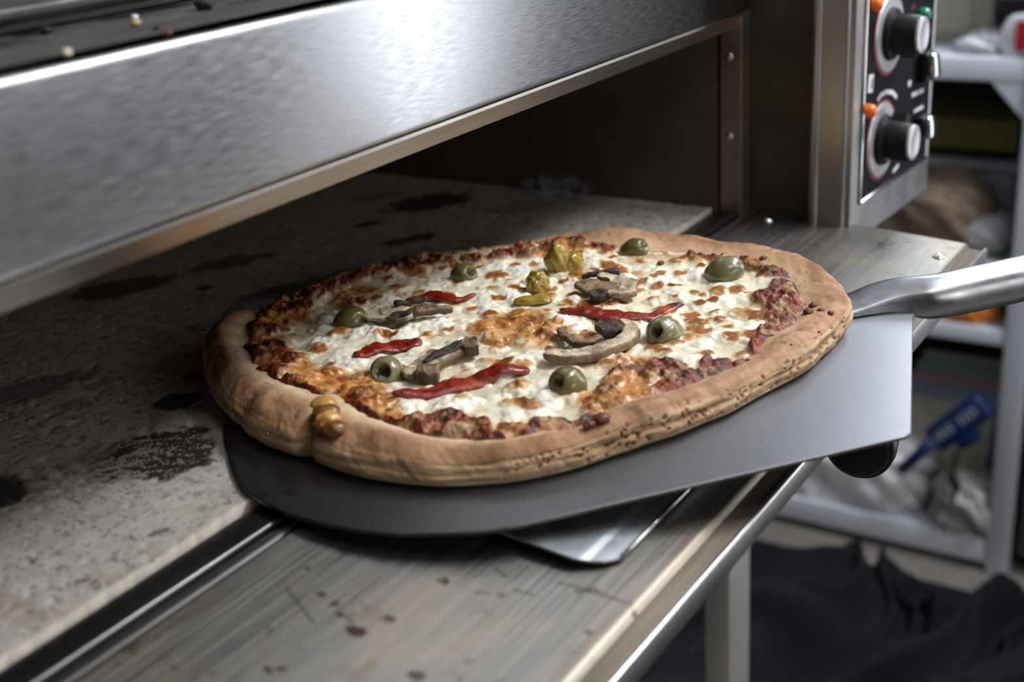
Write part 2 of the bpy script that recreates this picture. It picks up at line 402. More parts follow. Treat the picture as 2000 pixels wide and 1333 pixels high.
def stone(x0, x1, y0, y1, lab):
    step = .0016; nx = int((x1-x0)/step); ny = int((y1-y0)/step)
    gx, gy = np.meshgrid(np.linspace(x0, x1, nx), np.linspace(y0, y1, ny), indexing='ij')
    c = stone_colour(gx, gy)
    z = -.0008*sst(.6,.75,fbm(gx, gy, 120, 14, 4))
    fr = .0022*np.abs(fbm(gx, gx*0, 90, 8, 5)-.5)*2
    py = gy + np.where(gy < y0+.002, fr, 0)
    V = np.stack([gx, py, z], -1).reshape(-1, 3)
    # skirt so that it is a slab
    n0 = len(V); idx = np.arange(n0).reshape(nx, ny)
    loop = np.concatenate([idx[:, 0], idx[-1, 1:], idx[-2::-1, -1], idx[0, -2:0:-1]])
    lowv = V[loop].copy(); lowv[:, 2] = -.022
    F = gridfaces(nx, ny); k = len(loop); i = np.arange(k)
    F2 = np.stack([loop, n0+i, n0+(i+1) % k, loop[(i+1) % k]], -1)
    cc = np.concatenate([c.reshape(-1, 3), np.tile([[.36,.32,.28]], (k, 1))])
    o = npmesh('baking_stone', np.concatenate([V, lowv]), np.concatenate([F, F2]), m_stone, None, cc, smooth=False)
    adopt(o, oven); o['label'] = lab
XS = .1810
stone(-.30, XS-.0007, 0, .46, 'grey baking stone slab on the left, with black burnt blots')
stone(XS+.0007, XR-.001, 0, .46, 'baking stone slab on the right, deeper under the hood')
# stones go on behind as a plain slab
P('baking_stone', MB().box(-.30, XR-.001, .462, .715, -.022, 0), mat('rear_stone', (.34,.26,.19), .85, var=((30,30,30), .3)))
P('front_rail', MB().box(XL, .606, -.0245, -.0025, -.024, -.0022, .0022, 3), m_rail, auto=40)

# ------------------------------------------------------------------ oven door, folded down
ya, za, yb, zb2 = -.0275, -.004, -.2378, -.0188
DS = (zb2-za)/(yb-ya); ang = math.atan(DS)
DM = Matrix.Translation((0, ya, za)) @ Matrix.Rotation(ang, 4, 'X')     # local y = 0 at the hinge, negative to the front
DL = math.hypot(yb-ya, zb2-za)
DX0, DX1 = -.34, .632
fr = MB().box(DX0, DX1, -DL+.001, -.001, -.014, -.0025, .0016, 2, mat=DM)     # tray
door = P('door', fr, m_tray, auto=40)
P('front_rim', MB().box(DX0, DX1, -DL, -DL+.0032, -.016, .0005, .0014, 3, mat=DM), m_steel, door, auto=40)
P('hinge_rim', MB().box(DX0, DX1, -.0075, -.0005, -.014, .0002, .0014, 2, mat=DM), m_steel, door, auto=40)
pl0, pl1 = -DL+.0150, -.0085
nx = 760; ny = 150
gx, gy = np.meshgrid(np.linspace(DX0, DX1-.001, nx), np.linspace(pl0, pl1, ny), indexing='ij')
c = np.ones(gx.shape+(3,))*np.array([.27,.257,.24])
c = mixc(c, (.40,.33,.24), sst(.5,.75,fbm(gx, gy, 22, 51, 4))*.35)
c = mixc(c, (.42,.30,.17), (1-sst(0,.02,gy-pl0))*fbm(gx, gy, 40, 2, 3)*.55)
c = mixc(c, (.10,.07,.05), sst(.79,.83,fbm(gx, gy*.8, 75, 21, 4))*.6)
c = mixc(c, (.22,.16,.09), sst(.74,.80,fbm(gx*1.6, gy, 45, 71, 3))*.35)
def dloc(p): q = DM.inverted() @ Vector(plane(p, DM.to_3x3() @ Vector((0,0,1)), DM @ Vector((0,0,.0012)))); return q
for (p, r) in (((696,1234),.0042),((655,1180),.0022),((627,1163),.0022),((664,1201),.002),((523,1310),.0025),((550,1307),.002),((815,1320),.0035),((758,1210),.0028),((867,1135),.003),((1150,1236),.0018),((600,1110),.0018),((1240,1195),.002)):
    q = dloc(p); d = np.hypot(gx-q.x, (gy-q.y)*.8)/r+(noise(gx, gy, 500, 3)-.5)*.7
    c = mixc(c, (.055,.02,.015) if r > .0035 else (.08,.055,.035), (1-sst(.75,1.1,d))*.9)
for (p0, p1) in (((1090,1138),(1140,1150)),((1140,1150),(1235,1182)),((967,1112),(990,1128)),((560,1150),(612,1217)),((1005,1153),(1040,1162)),((930,1158),(955,1160)),((1300,1240),(1345,1180))):
    a, e = dloc(p0), dloc(p1); ax, ay = e.x-a.x, e.y-a.y; L2 = ax*ax+ay*ay
    t = np.clip(((gx-a.x)*ax+(gy-a.y)*ay)/L2, 0, 1); d = np.hypot(gx-a.x-t*ax, gy-a.y-t*ay)
    c = mixc(c, (.10,.09,.08), (1-sst(.0004,.0014,d))*.75)
for (p, r) in (((1640,478),.006),((1700,505),.004),((1735,520),.004),((1600,495),.004)):
    q = dloc(p); c = mixc(c, (.33,.22,.10), (1-sst(.2,1.0,np.hypot((gx-q.x)/r, (gy-q.y)/(r*.7))))*.6)
hz = np.full_like(gx, .0012)
ed = np.minimum(gy-pl0, pl1-gy); hz = hz - .0028*(1-sst(0,.0032,ed))
V = np.stack([gx, gy, hz], -1).reshape(-1, 3); V = V @ np.array(DM.to_3x3()).T + np.array(DM.translation)
dp = npmesh('door_panel', V, gridfaces(nx, ny), m_door, None, c.reshape(-1, 3))
adopt(dp, door)
for p in ((1499, 430), (1834, 503)):
    q = dloc(p); T = DM @ Matrix.Translation(q)
    P('screw', MB().lathe([(0,.0034),(.002,.0031),(.0042,.0018),(.0056,.0003),(.0058,-.001)], 24, T), m_chrome, door, smooth=True)
# round black end of the handle bar under the door front
hc = np.array(atz((1672, 876), -.062))
T = Matrix.Translation(hc) @ Matrix.Rotation(math.pi/2, 4, 'Y')
kn = MB().lathe([(0,.0),(.0195,.0),(.0212,.0012),(.0222,.0028),(.0232,.003),(.0240,.0045),(.0238,.012),(.020,.030),(.0,.034)], 40, T, 0)
P('door_handle', kn, m_black, door, auto=40)
P('handle_bracket', MB().tube([hc+np.array([.014,0,.0]), hc+np.array([.014,.012,.03]), hc+np.array([.014,.016,.047])], .006, 10), m_dsteel, door, smooth=True)
# legs of the stand
for (lx, ly) in ((.618, -.010), (.618, .70), (-.40, -.010), (-.40, .70)):
    P('leg', MB().box(lx-.027, lx+.027, ly-.014, ly+.014, FZ, -.16, .003, 2), m_leg, auto=40)

# ------------------------------------------------------------------ the peel
PO = np.array([.02, .05, .0035])
PM = Matrix(((PA[0], PB[0], PN[0], PO[0]), (PA[1], PB[1], PN[1], PO[1]), (PA[2], PB[2], PN[2], PO[2]), (0,0,0,1)))
peel = empty('pizza_peel', PO, 'steel pizza peel with a tubular handle, sliding under the pizza', 'pizza peel')
half = [(.470,-.004),(.463,-.011),(.366,-.149),(.362,-.1525),(.355,-.1525),(.136,-.147),(.118,-.144),(.103,-.138),(.081,-.128),(.063,-.115),(.045,-.097),(.032,-.080),(.022,-.062),(.0145,-.042),(.0125,-.02)]
AXT = .004
far = [(s, 2*AXT-t) for (s, t) in half]
outl = half + [(.0125, .01), (.0125,.035)] + far[::-1][0:] 
outl = half + far[::-1]
def blade_at(s, t):                                                # slight dish
    return np.stack([s, t, 0*s], -1)
ctr = np.array([.24, AXT]); outl = np.array(outl)
# resample outline
seg = np.linalg.norm(np.roll(outl, -1, 0)-outl, axis=1); cum = np.concatenate([[0], np.cumsum(seg)])
nn = 300; tt = np.linspace(0, cum[-1], nn, endpoint=False); oc = np.concatenate([outl, outl[:1]])
ol = np.stack([np.interp(tt, cum, oc[:, k]) for k in (0, 1)], -1)
rs = np.concatenate([np.linspace(.02, .985, 60), [.992, .997, 1.0]])
pts = ctr[None, None]+(ol[:, None]-ctr)*rs[None, :, None]
zz = np.zeros(pts.shape[:2]); zz[:, -1] = -.0005
top = np.concatenate([pts, zz[..., None]], -1); bot = top[:, -1:].copy(); bot[..., 2] = -.0021
bot2 = bot.copy(); bot2[..., :2] = ctr+(bot[..., :2]-ctr)*.02
A = np.concatenate([top, bot, bot2], 1); nr = A.shape[1]
cb = np.ones(A.shape)*np.array([.255,.262,.285])
sx, tx = A[..., 0], A[..., 1]
cb = mixc(cb, (.10,.097,.097), (1-sst(.02,.30,sx+.25*(tx+.1)+.05*(fbm(sx, tx, 25, 3, 4)-.5)))*.75)   # darker towards the tip
cb = mixc(cb, (.05,.045,.045), sst(.72,.80,fbm(sx, tx*.4, 130, 8, 4))*(1-sst(.03,.12,sx))*.8)
blade = npmesh('blade', A.reshape(-1, 3), gridfaces(nn, nr, True), m_blade, peel, cb.reshape(-1, 3))
blade.data.set_sharp_from_angle(angle=math.radians(30))
peel.matrix_world = PM
# handle: flattened, folded end on the blade swelling to a round tube
stations = [(.396,.022,.0142,.0020,.0021),(.430,.0205,.0142,.0040,.0038),(.452,.0175,.0140,.0080,.0066),(.466,.0125,.0132,.0112,.0066),(.480,.0060,.0150,.0142,.0050),(.498,.0030,.0158,.0156,.0048),(.55,.0025,.0158,.0158,.0050),(.80,.0020,.0158,.0158,.0060),(1.05,.0020,.0158,.0158,.0070)]
sk = np.array(stations); ss = np.concatenate([np.linspace(.396,.55,60), np.linspace(.56,1.05,12)])
tcn, wd, ht, hz_ = (np.interp(ss, sk[:,0], sk[:,q]) for q in (1,2,3,4))
for a_ in (tcn, wd, ht, hz_):
    for _ in range(5): a_[1:-1] = .25*a_[:-2]+.5*a_[1:-1]+.25*a_[2:]
k = 40; th = np.arange(k)*2*math.pi/k
HV = []
for i in range(len(ss)):
    f = float(1-sst(.44,.50,ss[i]))
    cx = np.cos(th); sn = np.sin(th); e = 1-.55*f
    yy = wd[i]*np.sign(cx)*np.abs(cx)**e; zz_ = ht[i]*np.sign(sn)*np.abs(sn)**e
    zz_ = np.where(zz_ > 0, zz_*(1+f*(.75*np.exp(-((yy-.15*wd[i])/(.55*wd[i]))**2)-.45)), zz_)
    HV.append(np.stack([np.full(k, ss[i]), tcn[i]+yy, hz_[i]+zz_], -1))
HV = np.array(HV); nS = len(ss)
Vh = np.concatenate([HV.reshape(-1, 3), HV[0].mean(0)[None], HV[-1].mean(0)[None]])
Fh = gridfaces(nS, k).tolist(); Fh = [list(f) for f in Fh]
I = np.arange(nS-1); 
Fw = np.stack([I*k+k-1, (I+1)*k+k-1, (I+1)*k, I*k], -1)
c0, c1 = nS*k, nS*k+1
Fc = [[c0, (j+1) % k, j, j] for j in range(k)]
me = bpy.data.meshes.new('handle')
me.from_pydata(Vh.tolist(), [], Fh+Fw.tolist()+[[c0, (j+1) % k, j] for j in range(k)]+[[c1, (nS-1)*k+j, (nS-1)*k+(j+1) % k] for j in range(k)])
link('handle', me, m_handle, peel, True)
# ------------------------------------------------------------------ scraper lying on the door under the peel
def ond(p, h): n = DM.to_3x3() @ Vector((0,0,1)); return Vector(plane(p, n, DM @ Vector((0,0,h))))
sc0 = [ond(p, .0075) for p in ((952,1029),(1125,1091),(1150,1093),(1245,985))]
def scraper():  # flat sheet given a gentle fold to imitate a dark reflected band
    Ra = [ond((955,1031), .010), ond((1120,1091), .0075), ond((1131,1093), .0072)]
    Rb = [ond((1150,1096), .0062), ond((1178,1097), .0055), ond((1200,1093), .0050), ond((1213,1089), .0048)]
    dirx = (ond((1360,941), .0048)-ond((1213,1089), .0048)); Lx = .24; dx = dirx.normalized()*Lx
    row = Ra+Rb; V = [v for v in row]+[v+dx for v in row]; n = len(row)
    F = [[i, i+1, n+i+1, n+i] for i in range(n-1)]
    # rolled bright rim along the front edge
    up_ = DM.to_3x3() @ Vector((0,0,1)); nz_ = [v-up_*.0013 for v in V]
    V2 = V+nz_; m = 2*n
    F += [[m+i+1, m+i, m+n+i, m+n+i+1] for i in range(n-1)]
    F += [[i, m+i, m+i+1, i+1] for i in range(n-1)]+[[n+i+1, m+n+i+1, m+n+i, n+i] for i in range(n-1)]
    F += [[0, n, m+n, m], [n-1, m+n-1, m+2*n-1, 2*n-1]]
    me = bpy.data.meshes.new('scraper_blade'); me.from_pydata([tuple(v) for v in V2], [], F)
    b_ = bmesh.new(); b_.from_mesh(me); bmesh.ops.recalc_face_normals(b_, faces=b_.faces); b_.to_mesh(me); b_.free()
    return row, dx, me
row, dx, sme = scraper()
base = row[3]+dx*.5
scr = empty('dough_scraper', base, 'polished steel scraper, its fold standing in for a reflected band, lying on the oven door under the peel', 'scraper')
so = link('scraper_blade', sme, m_scraper); adopt(so, scr)
rim = MB().tube([row[-1]+dx*t for t in np.linspace(0, 1, 5)], .0011, 10)
P('rim', rim, m_chrome, scr, smooth=True)

# ------------------------------------------------------------------ the pizza
PC = PO + PA*.2 + PB*.072 + PN*.0004
PZ = Matrix(((PA[0], PB[0], PN[0], PC[0]), (PA[1], PB[1], PN[1], PC[1]), (PA[2], PB[2], PN[2], PC[2]), (0,0,0,1)))
pizza = empty('pizza', PC, 'freshly baked pizza with olives, mushrooms and red pepper on the steel peel', 'pizza')
pizza.matrix_world = PZ
def loc(p, h):                                                     # photo point -> pizza plane at height h
    q = plane(p, PN, PC+PN*h)-PC; return np.array([q @ PA, q @ PB])
def ring(pts, n=720, sm=5):
    P_ = np.array(pts); a = np.arctan2(P_[:,1], P_[:,0]); r = np.hypot(P_[:,0], P_[:,1]); o = np.argsort(a); a, r = a[o], r[o]
    t = np.linspace(-math.pi, math.pi, n, endpoint=False)
    v = np.interp(t, np.concatenate([a-2*math.pi, a, a+2*math.pi]), np.concatenate([r, r, r]))
    f = np.fft.rfft(v); kk = np.arange(len(f)); f *= np.exp(-(kk/(sm*6.0))**2)
    return t, np.fft.irfft(f, n)
outer = [loc(p, 0) for p in ((410,752),(437,812),(466,852),(530,887),(600,910),(640,927),(740,952),(840,962),(1000,957),(1130,928),(1250,884),(1380,838),(1500,779),(1600,719),(1650,670),(1663,642))]
outer += [loc(p, .015) for p in ((1648,570),(1592,528),(1510,493),(1410,472),(395,668))]+[loc(p, .0155) for p in ((1270,458),(1190,457),(1090,462),(1000,475),(900,490),(800,508),(700,530),(560,588),(470,618),(425,640))]
TH, RO = ring(outer, sm=4)
inner = [loc(p, .025) for p in ((462,655),(478,700),(515,735),(600,770),(660,790),(735,822),(790,845),(900,853),(980,850),(1080,826),(1190,818),(1270,802),(1310,775),(1400,722),(1480,690),(1520,655),(1572,600),(1575,560),(1545,520),(1480,497),(1380,482),(1270,468),(1190,462),(1090,466),(1000,480),(900,497),(800,515),(700,540),(600,572),(520,590),(475,622))]
TI, RI = ring(inner, sm=7)
FAR = sst(.55,.85,np.cos(TH-math.radians(94)))
RI = np.minimum(RI+.03*FAR, RO-.014+.009*FAR)
def rad(tab, a): return np.interp(a, np.concatenate([TH, [math.pi]]), np.concatenate([tab, tab[:1]]))
# --- crust : a swept, puffed profile
nt = 1500; th = np.linspace(-math.pi, math.pi, nt, endpoint=False)
FAR_ = sst(.55,.85,np.cos(th-math.radians(94)))
ro = rad(RO, th)[:, None]; ri = rad(RI, th)[:, None]; wdt = ro-ri
cs, sn = np.cos(th)[:, None], np.sin(th)[:, None]
nfx, nfy = cs*.2, sn*.2
Hr = .0225+.0055*(fbm(nfx, nfy, 13, 5, 3)-.5)*2                     # rim height round the edge
front = sst(-.2, .7, np.cos(th-math.radians(-80)))[:, None]; left = sst(.2, .9, np.cos(th-math.radians(192)))[:, None]
Hr = Hr-.004*FAR_[:, None]+.004*left+.0015*sst(.3,.9,np.cos(th-math.radians(-20)))[:, None]
prof = np.array([(-.030,0),(-.016,.0),(-.009,.0004),(-.0045,.0016),(-.0015,.0042),(.0,.0078),(.0004,.0105),(-.0007,.0125),(-.0009,.0135),(-.0004,.0146),(-.0006,.0165)])
np_low = 46; tl = np.linspace(0, len(prof)-1, np_low)
lowr = np.interp(tl, np.arange(len(prof)), prof[:, 0]); lowz = np.interp(tl, np.arange(len(prof)), prof[:, 1])/.0165
np_top = 90; s_ = np.linspace(0, 1, np_top+1)[1:][None]
zs = .0165/.0225*.92
# lower wall
seamw = .6+.8*fbm(nfx*2, nfy*2, 15, 44, 3)
rl = ro+lowr[None]*np.where(lowz[None] > .62, seamw, 1.0); zl = lowz[None]*Hr*zs*(1-.22*sst(.45,.9,np.cos(th-math.radians(-150)))[:, None])
# crown from wall to the sauce edge, then under it
fall = np.sin(np.clip(s_*1.25, 0, 1)*math.pi/2)
rt = (ro-.0006)+(ri-.016-ro)*s_**1.25
lf = sst(.45,.9,np.cos(th-math.radians(-150)))[:, None]
up_ = zs*(1-.22*lf)+(1-zs*(1-.22*lf))*np.sin(np.clip(s_/(.34+.34*lf), 0, 1)*math.pi/2)
dn = 1-.22*sst(.38, .95, s_)
zt = Hr*up_*dn
cq = loc((606,905), 0); cth = math.atan2(cq[1], cq[0])
crease = 1.6*np.exp(-((th-cth)/.03)**2)[:, None]+.6*np.exp(-((th-math.radians(-166))/.05)**2)[:, None]
zt = zt*(1-.15*crease*(1-sst(.35,.8,s_))); ro_c = 1-.035*crease
rl = rl*(1-.022*crease); rt = rt*(1-.022*crease*(1-sst(.1,.5,s_)))
rr = np.concatenate([rl, rt], 1); zz = np.concatenate([zl, zt], 1)
X = rr*cs; Y = rr*sn
X3 = X+zz*.6; Y3 = Y-zz*.8
sp = np.concatenate([np.zeros((nt, np_low)), np.repeat(s_, nt, 0)], 1)
vis = sst(0, .0025, zz)
bumpv = (fbm(X3, Y3, 32, 7, 3)-.5)*.0050+(fbm(X3, Y3, 240, 9, 3)-.5)*.0006
# long wrinkles and folds along the front wall
arcl = th[:, None]*.2
wr = (fbm(np.repeat(arcl, rr.shape[1], 1)*.10, zz, 230, 23, 3)-.5)
wall = sst(.002, .006, zz)*(1-sst(.06,.18,sp))
bumpv = bumpv+wr*.0030*wall*(sst(-.6,.3,np.cos(th-math.radians(-60))))[:, None]
# pores low on the right front wall
right = sst(.35,.85,np.cos(th-math.radians(-48)))[:, None]
wo = worley(np.repeat(arcl, rr.shape[1], 1), zz*1.0, 260, 31); keep = sst(.5,.62,noise(np.repeat(arcl, rr.shape[1], 1), zz, 190, 37))
pore = (1-sst(.14,.36,wo))*keep*wall*right*(1-sst(.012,.019,zz)*.5)
bumpv = bumpv-pore*.0032
outw = np.where(sp < .12, 1-sp/.12*.5, .3*(1-sp)); 
rr2 = rr+bumpv*outw*vis; zz2 = zz+bumpv*np.where(sp > 0, np.clip(sp*4+.3, 0, 1), .25)*vis
zz2 = np.maximum(zz2, 0)
V = np.stack([rr2*cs, rr2*sn, zz2], -1)
c = np.ones(V.shape)*np.array([.44,.25,.142])
n1 = fbm(X3, Y3, 26, 3, 4); n2 = fbm(X3, Y3, 110, 6, 4)
c = mixc(c, (.56,.36,.21), sst(.45,.7,n1)*.6)
crown = sst(.02,.12,sp)*(1-sst(.35,.6,sp))
c = mixc(c, (.30,.145,.065), crown*sst(.36,.62,n2*.5+n1*.5)*.75)
c = mixc(c, (.20,.09,.04), crown*sst(.6,.75,fbm(X3, Y3, 45, 15, 4))*.5)
c = mixc(c, (.60,.43,.25), (1-sst(.05,.14,sp))*.55)                                        # pale wall
c = mixc(c, (.24,.12,.06), wall*sst(.52,.68,fbm(np.repeat(arcl, rr.shape[1], 1)*.5, zz*2, 120, 65, 4))*.55*right)
c = mixc(c, (.66,.56,.44), (1-sst(.0015,.0065,zz+.004*(n2-.5)))*.55)                        # floury foot
c = mixc(c, (.70,.55,.35), sst(.50,.74,sp)*(.35+.65*np.maximum(left, sst(.4,.95,np.cos(th-math.radians(-118)))[:, None]))*.8)   # pale dough at the sauce
c = mixc(c, (.09,.05,.03), pore*.8)
c = mixc(c, (.10,.05,.025), sst(.76,.80,fbm(X3, Y3, 190, 81, 3))*.5*vis)
c = mixc(c, (.78,.72,.62), sst(.985,.995,noise(X3, Y3, 700, 88))*.5)
npmesh('crust', V.reshape(-1, 3), gridfaces(nt, V.shape[1], True), m_crust, pizza, c.reshape(-1, 3))
# underside disc
k = 120; a = np.linspace(-math.pi, math.pi, k, endpoint=False); rq = rad(RO, a)-.02
me = bpy.data.meshes.new('crust_base'); me.from_pydata([(r*math.cos(q), r*math.sin(q), .0008) for r, q in zip(rq, a)], [], [list(range(k))]); link('crust_base', me, m_crust, pizza)
ca_ = me.color_attributes.new('Col', 'FLOAT_COLOR', 'POINT'); ca_.data.foreach_set('color', np.tile([.5,.33,.2,1], k).astype(np.float32))

# --- topping heightfield on a fine grid
step = .00068
x0, x1, y0, y1 = -.215, .225, -.20, .20
nx = int((x1-x0)/step); ny = int((y1-y0)/step)
gx, gy = np.meshgrid(np.linspace(x0, x1, nx), np.linspace(y0, y1, ny), indexing='ij')
A_ = np.arctan2(gy, gx); Rr = np.hypot(gx, gy)
rin = np.interp(A_.ravel(), np.concatenate([TI, [math.pi]]), np.concatenate([RI, RI[:1]])).reshape(A_.shape)
q = rin-Rr+.011*(fbm(gx, gy, 55, 3, 4)-.5)
h = np.full(gx.shape, .0195)
edgeh = np.interp(A_.ravel(), th, Hr[:, 0]*.79).reshape(A_.shape)
h = h*sst(.004,.05,q)+edgeh*(1-sst(.004,.05,q))
h = h+.0025*(fbm(gx, gy, 16, 90, 3)-.5)*2
def gauss(lst):
    f = np.zeros(gx.shape)
    for (px, py, r, w) in lst:
        cxy = loc((px, py), .027); d2 = ((gx-cxy[0])**2+(gy-cxy[1])**2)/(r*r)
        f = np.maximum(f, w*np.exp(-d2*d2*.7))
    return f
warp = (fbm(gx, gy, 45, 101, 4)-.5)
sau = gauss([(500,635,.018,1),(512,672,.017,1),(548,692,.014,.8),(480,668,.012,1),(545,592,.012,1),(585,587,.010,.9),(560,738,.010,.8),(600,745,.007,.55),(530,715,.012,.8),
   (700,766,.007,.9),(812,822,.012,1),(865,813,.014,1),(915,822,.013,1),(958,838,.009,.95),(1060,810,.008,.9),(1100,808,.008,.9),(1168,815,.006,.9),
   (1195,745,.012,.8),(1235,722,.016,.95),(1240,760,.014,.8),(1300,705,.014,.9),(1320,745,.016,1),(1370,722,.014,1),(1400,693,.011,1),(1460,692,.010,.95),
   (1495,655,.011,1),(1515,632,.013,1),(1532,605,.013,1),(1540,585,.014,1),(1515,565,.016,1),(1545,545,.014,1),(1520,522,.013,1),(1488,507,.012,1),(1460,500,.008,.8),(1570,608,.007,.8),
   (1395,484,.012,.8),(1365,484,.010,.8),(1185,462,.012,1),(1130,458,.012,.9),(1080,468,.012,1),(1030,478,.012,1),(980,486,.010,.9),(920,492,.010,.9),(835,497,.013,1),(790,507,.013,1),(745,517,.013,1),(700,530,.009,.9),(660,548,.009,.9),(620,568,.008,.8),(700,578,.010,.75)])
border = np.exp(-((q-.004)/.0065)**2)*sst(.42,.58,fbm(gx, gy, 26, 111, 3)+.08)
far_g = np.interp(A_.ravel(), th, FAR_).reshape(A_.shape)
sau = np.maximum(sau, far_g*np.exp(-((q-.008)/.010)**2)*sst(.35,.5,fbm(gx, gy, 30, 211, 3)))
sau = np.clip(np.maximum(sau, border*.85)+warp*.55, 0, 1)
gold = gauss([(560,705,.018,.9),(600,735,.026,1),(650,745,.026,1),(690,752,.022,1),(720,775,.018,1),(650,770,.018,1),(700,800,.016,.9),(760,815,.014,.8),(745,800,.012,.8),(960,620,.016,.7),(1010,612,.020,.9),(1060,632,.018,.85),(985,645,.014,.7),(1040,655,.012,.6),
   (1250,700,.02,.7),(1200,760,.02,.8),(560,600,.016,.8),(1110,465,.02,.8),(1060,475,.016,.7),(690,560,.02,.6),(1270,795,.012,.8),(1000,830,.014,.6),(540,650,.018,.6)])
gold = np.clip(gold+warp*.9-.05, 0, 1)*sst(.12,.5,gold+.1)
gold_c = gauss([(1225,735,.016,1),(1250,760,.014,.9),(1190,770,.014,.8),(545,612,.012,.9),(1110,466,.012,.9),(500,650,.010,.8),(520,690,.010,.7),(745,512,.010,.6)])
gold_c = np.clip(gold_c+warp*1.3-.12, 0, 1)
SA = sst(.42, .62, sau)*(1-.9*sst(.35,.6,gold_c)); gold = np.maximum(gold, gold_c)
# bubbled cheese : many soft domes
rng = np.random.RandomState(11)
dome = np.zeros(gx.shape); brown = np.zeros(gx.shape); tint = np.zeros(gx.shape)
def add_dome(cx, cy, r, ht, bw, el, an):
    R_ = r*max(el, 1)*1.05
    i0, i1 = max(int((cx-R_-x0)/step), 0), min(int((cx+R_-x0)/step)+2, nx); j0, j1 = max(int((cy-R_-y0)/step), 0), min(int((cy+R_-y0)/step)+2, ny)
    if i1 <= i0 or j1 <= j0: return
    x = gx[i0:i1, j0:j1]-cx; y = gy[i0:i1, j0:j1]-cy; ca, sa = math.cos(an), math.sin(an)
    wv = warp[i0:i1, j0:j1]*.9+(noise(x+cx, y+cy, 260, 43)-.5)*.35
    d = np.sqrt(((x*ca+y*sa)/(r*el))**2+((-x*sa+y*ca)/r)**2)+wv
    f = np.clip(1-np.clip(d, 0, 9)**2, 0, 1)
    hh = ht*f**.8*(1+.5*(noise(x+cx, y+cy, 300, 41)-.5)); D = dome[i0:i1, j0:j1]; kq = .0008
    e = np.clip(.5+.5*(hh-D)/kq, 0, 1); dome[i0:i1, j0:j1] = D*(1-e)+hh*e+kq*e*(1-e)*(f > 0)
    if bw > 0:
        bb = bw*sst(.08,.95,f+.22*(noise(x+cx, y+cy, 500, 5)-.5)); brown[i0:i1, j0:j1] = np.maximum(brown[i0:i1, j0:j1], bb)
for n_ in range(1150):
    a = rng.uniform(-math.pi, math.pi); r = .20*math.sqrt(rng.uniform(0, 1)); cx, cy = r*math.cos(a), r*math.sin(a)
    ri_ = float(np.interp(a, TI, RI))
    if r > ri_-.002: continue
    big = rng.uniform()
    rd = .0035+.0075*big**2.2; ht = rd*rng.uniform(.22,.42)
    rightness = .5+.5*math.tanh((cx*.9-cy*.25)/.06)
    edgep = 1 if r > ri_-.035 else 0
    bw = 0
    if big < .8 and rng.uniform() < .20+.30*rightness+.18*edgep: bw = rng.uniform(.5, 1.05); ht *= 1.45; rd *= rng.uniform(.85, 1.5)
    add_dome(cx, cy, rd, ht, bw, rng.uniform(1, 1.55), rng.uniform(0, 3.1))
for (px, py, r, ht) in ((1297,540,.007,.003),(690,612,.008,.004),(735,640,.009,.005),(655,640,.008,.004),(620,665,.009,.005),(700,640,.010,.005),(1170,600,.010,.004),(1120,640,.010,.0055),(790,640,.009,.004),(1190,590,.010,.004),(940,570,.010,.004),(1010,700,.010,.004)):
    cx, cy = loc((px, py), .024); add_dome(cx, cy, r, ht, 0, 1.2, .6)
cheesy = 1-SA
h = h+dome*(.35+.65*cheesy)
lump = (1-worley(gx+warp*.008, gy+warp*.008, 120, 7))*.0030+(1-worley(gx+warp*.004, gy, 270, 19))*.0014+(fbm(gx, gy, 90, 29, 3)-.5)*.003+(fbm(gx, gy, 330, 27, 3)-.5)*.0026
h = h+SA*(.0008+lump*.95)*(1+.15*far_g)+.0035*far_g*sst(.0,.012,q)*(1-sst(.02,.045,q))+sst(.1,.9,sau)*.0012
h = h+gold*(1-SA)*((1-worley(gx, gy, 190, 71))*.0018)+(fbm(gx, gy, 130, 57, 4)-.5)*.0016
# colours
base = np.ones(gx.shape+(3,))*np.array([.84,.78,.60])
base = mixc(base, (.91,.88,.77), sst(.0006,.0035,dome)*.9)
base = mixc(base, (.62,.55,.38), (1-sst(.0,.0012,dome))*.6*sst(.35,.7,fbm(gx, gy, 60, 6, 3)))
base = mixc(base, (.60,.29,.07), sst(.05,.6,gold)*.92)
base = mixc(base, (.46,.15,.035), gold*sst(.40,.60,fbm(gx, gy, 120, 91, 4))*.9)
base = mixc(base, (.16,.05,.015), gold*sst(.52,.64,fbm(gx, gy, 90, 93, 4))*.85)
near = sst(.12,.45,sau)*(1-SA); base = mixc(base, (.55,.22,.06), near*.65)
base = mixc(base, (.66,.42,.17), sst(.10,.42,brown)*.85)
base = mixc(base, (.34,.125,.030), sst(.38,.72,brown)*.92)
base = mixc(base, (.17,.055,.014), sst(.72,1.0,brown+.25*(fbm(gx, gy, 300, 95, 3)-.5))*.75)
sc = np.ones(gx.shape+(3,))*np.array([.20,.034,.009])
sc = mixc(sc, (.050,.015,.006), sst(.42,.62,fbm(gx, gy, 150, 121, 4))*.85)
sc = mixc(sc, (.34,.075,.020), sst(.60,.75,fbm(gx, gy, 190, 123, 4))*.7)
sc = mixc(sc, (.45,.20,.08), sst(.60,.72,fbm(gx, gy, 85, 125, 4))*.75*sst(.0,.3,1-sau+.35))
sc = mixc(sc, (.55,.36,.18), sst(.62,.74,fbm(gx, gy, 95, 127, 4))*.6)
colr = base*(1-SA[..., None])+sc*SA[..., None]
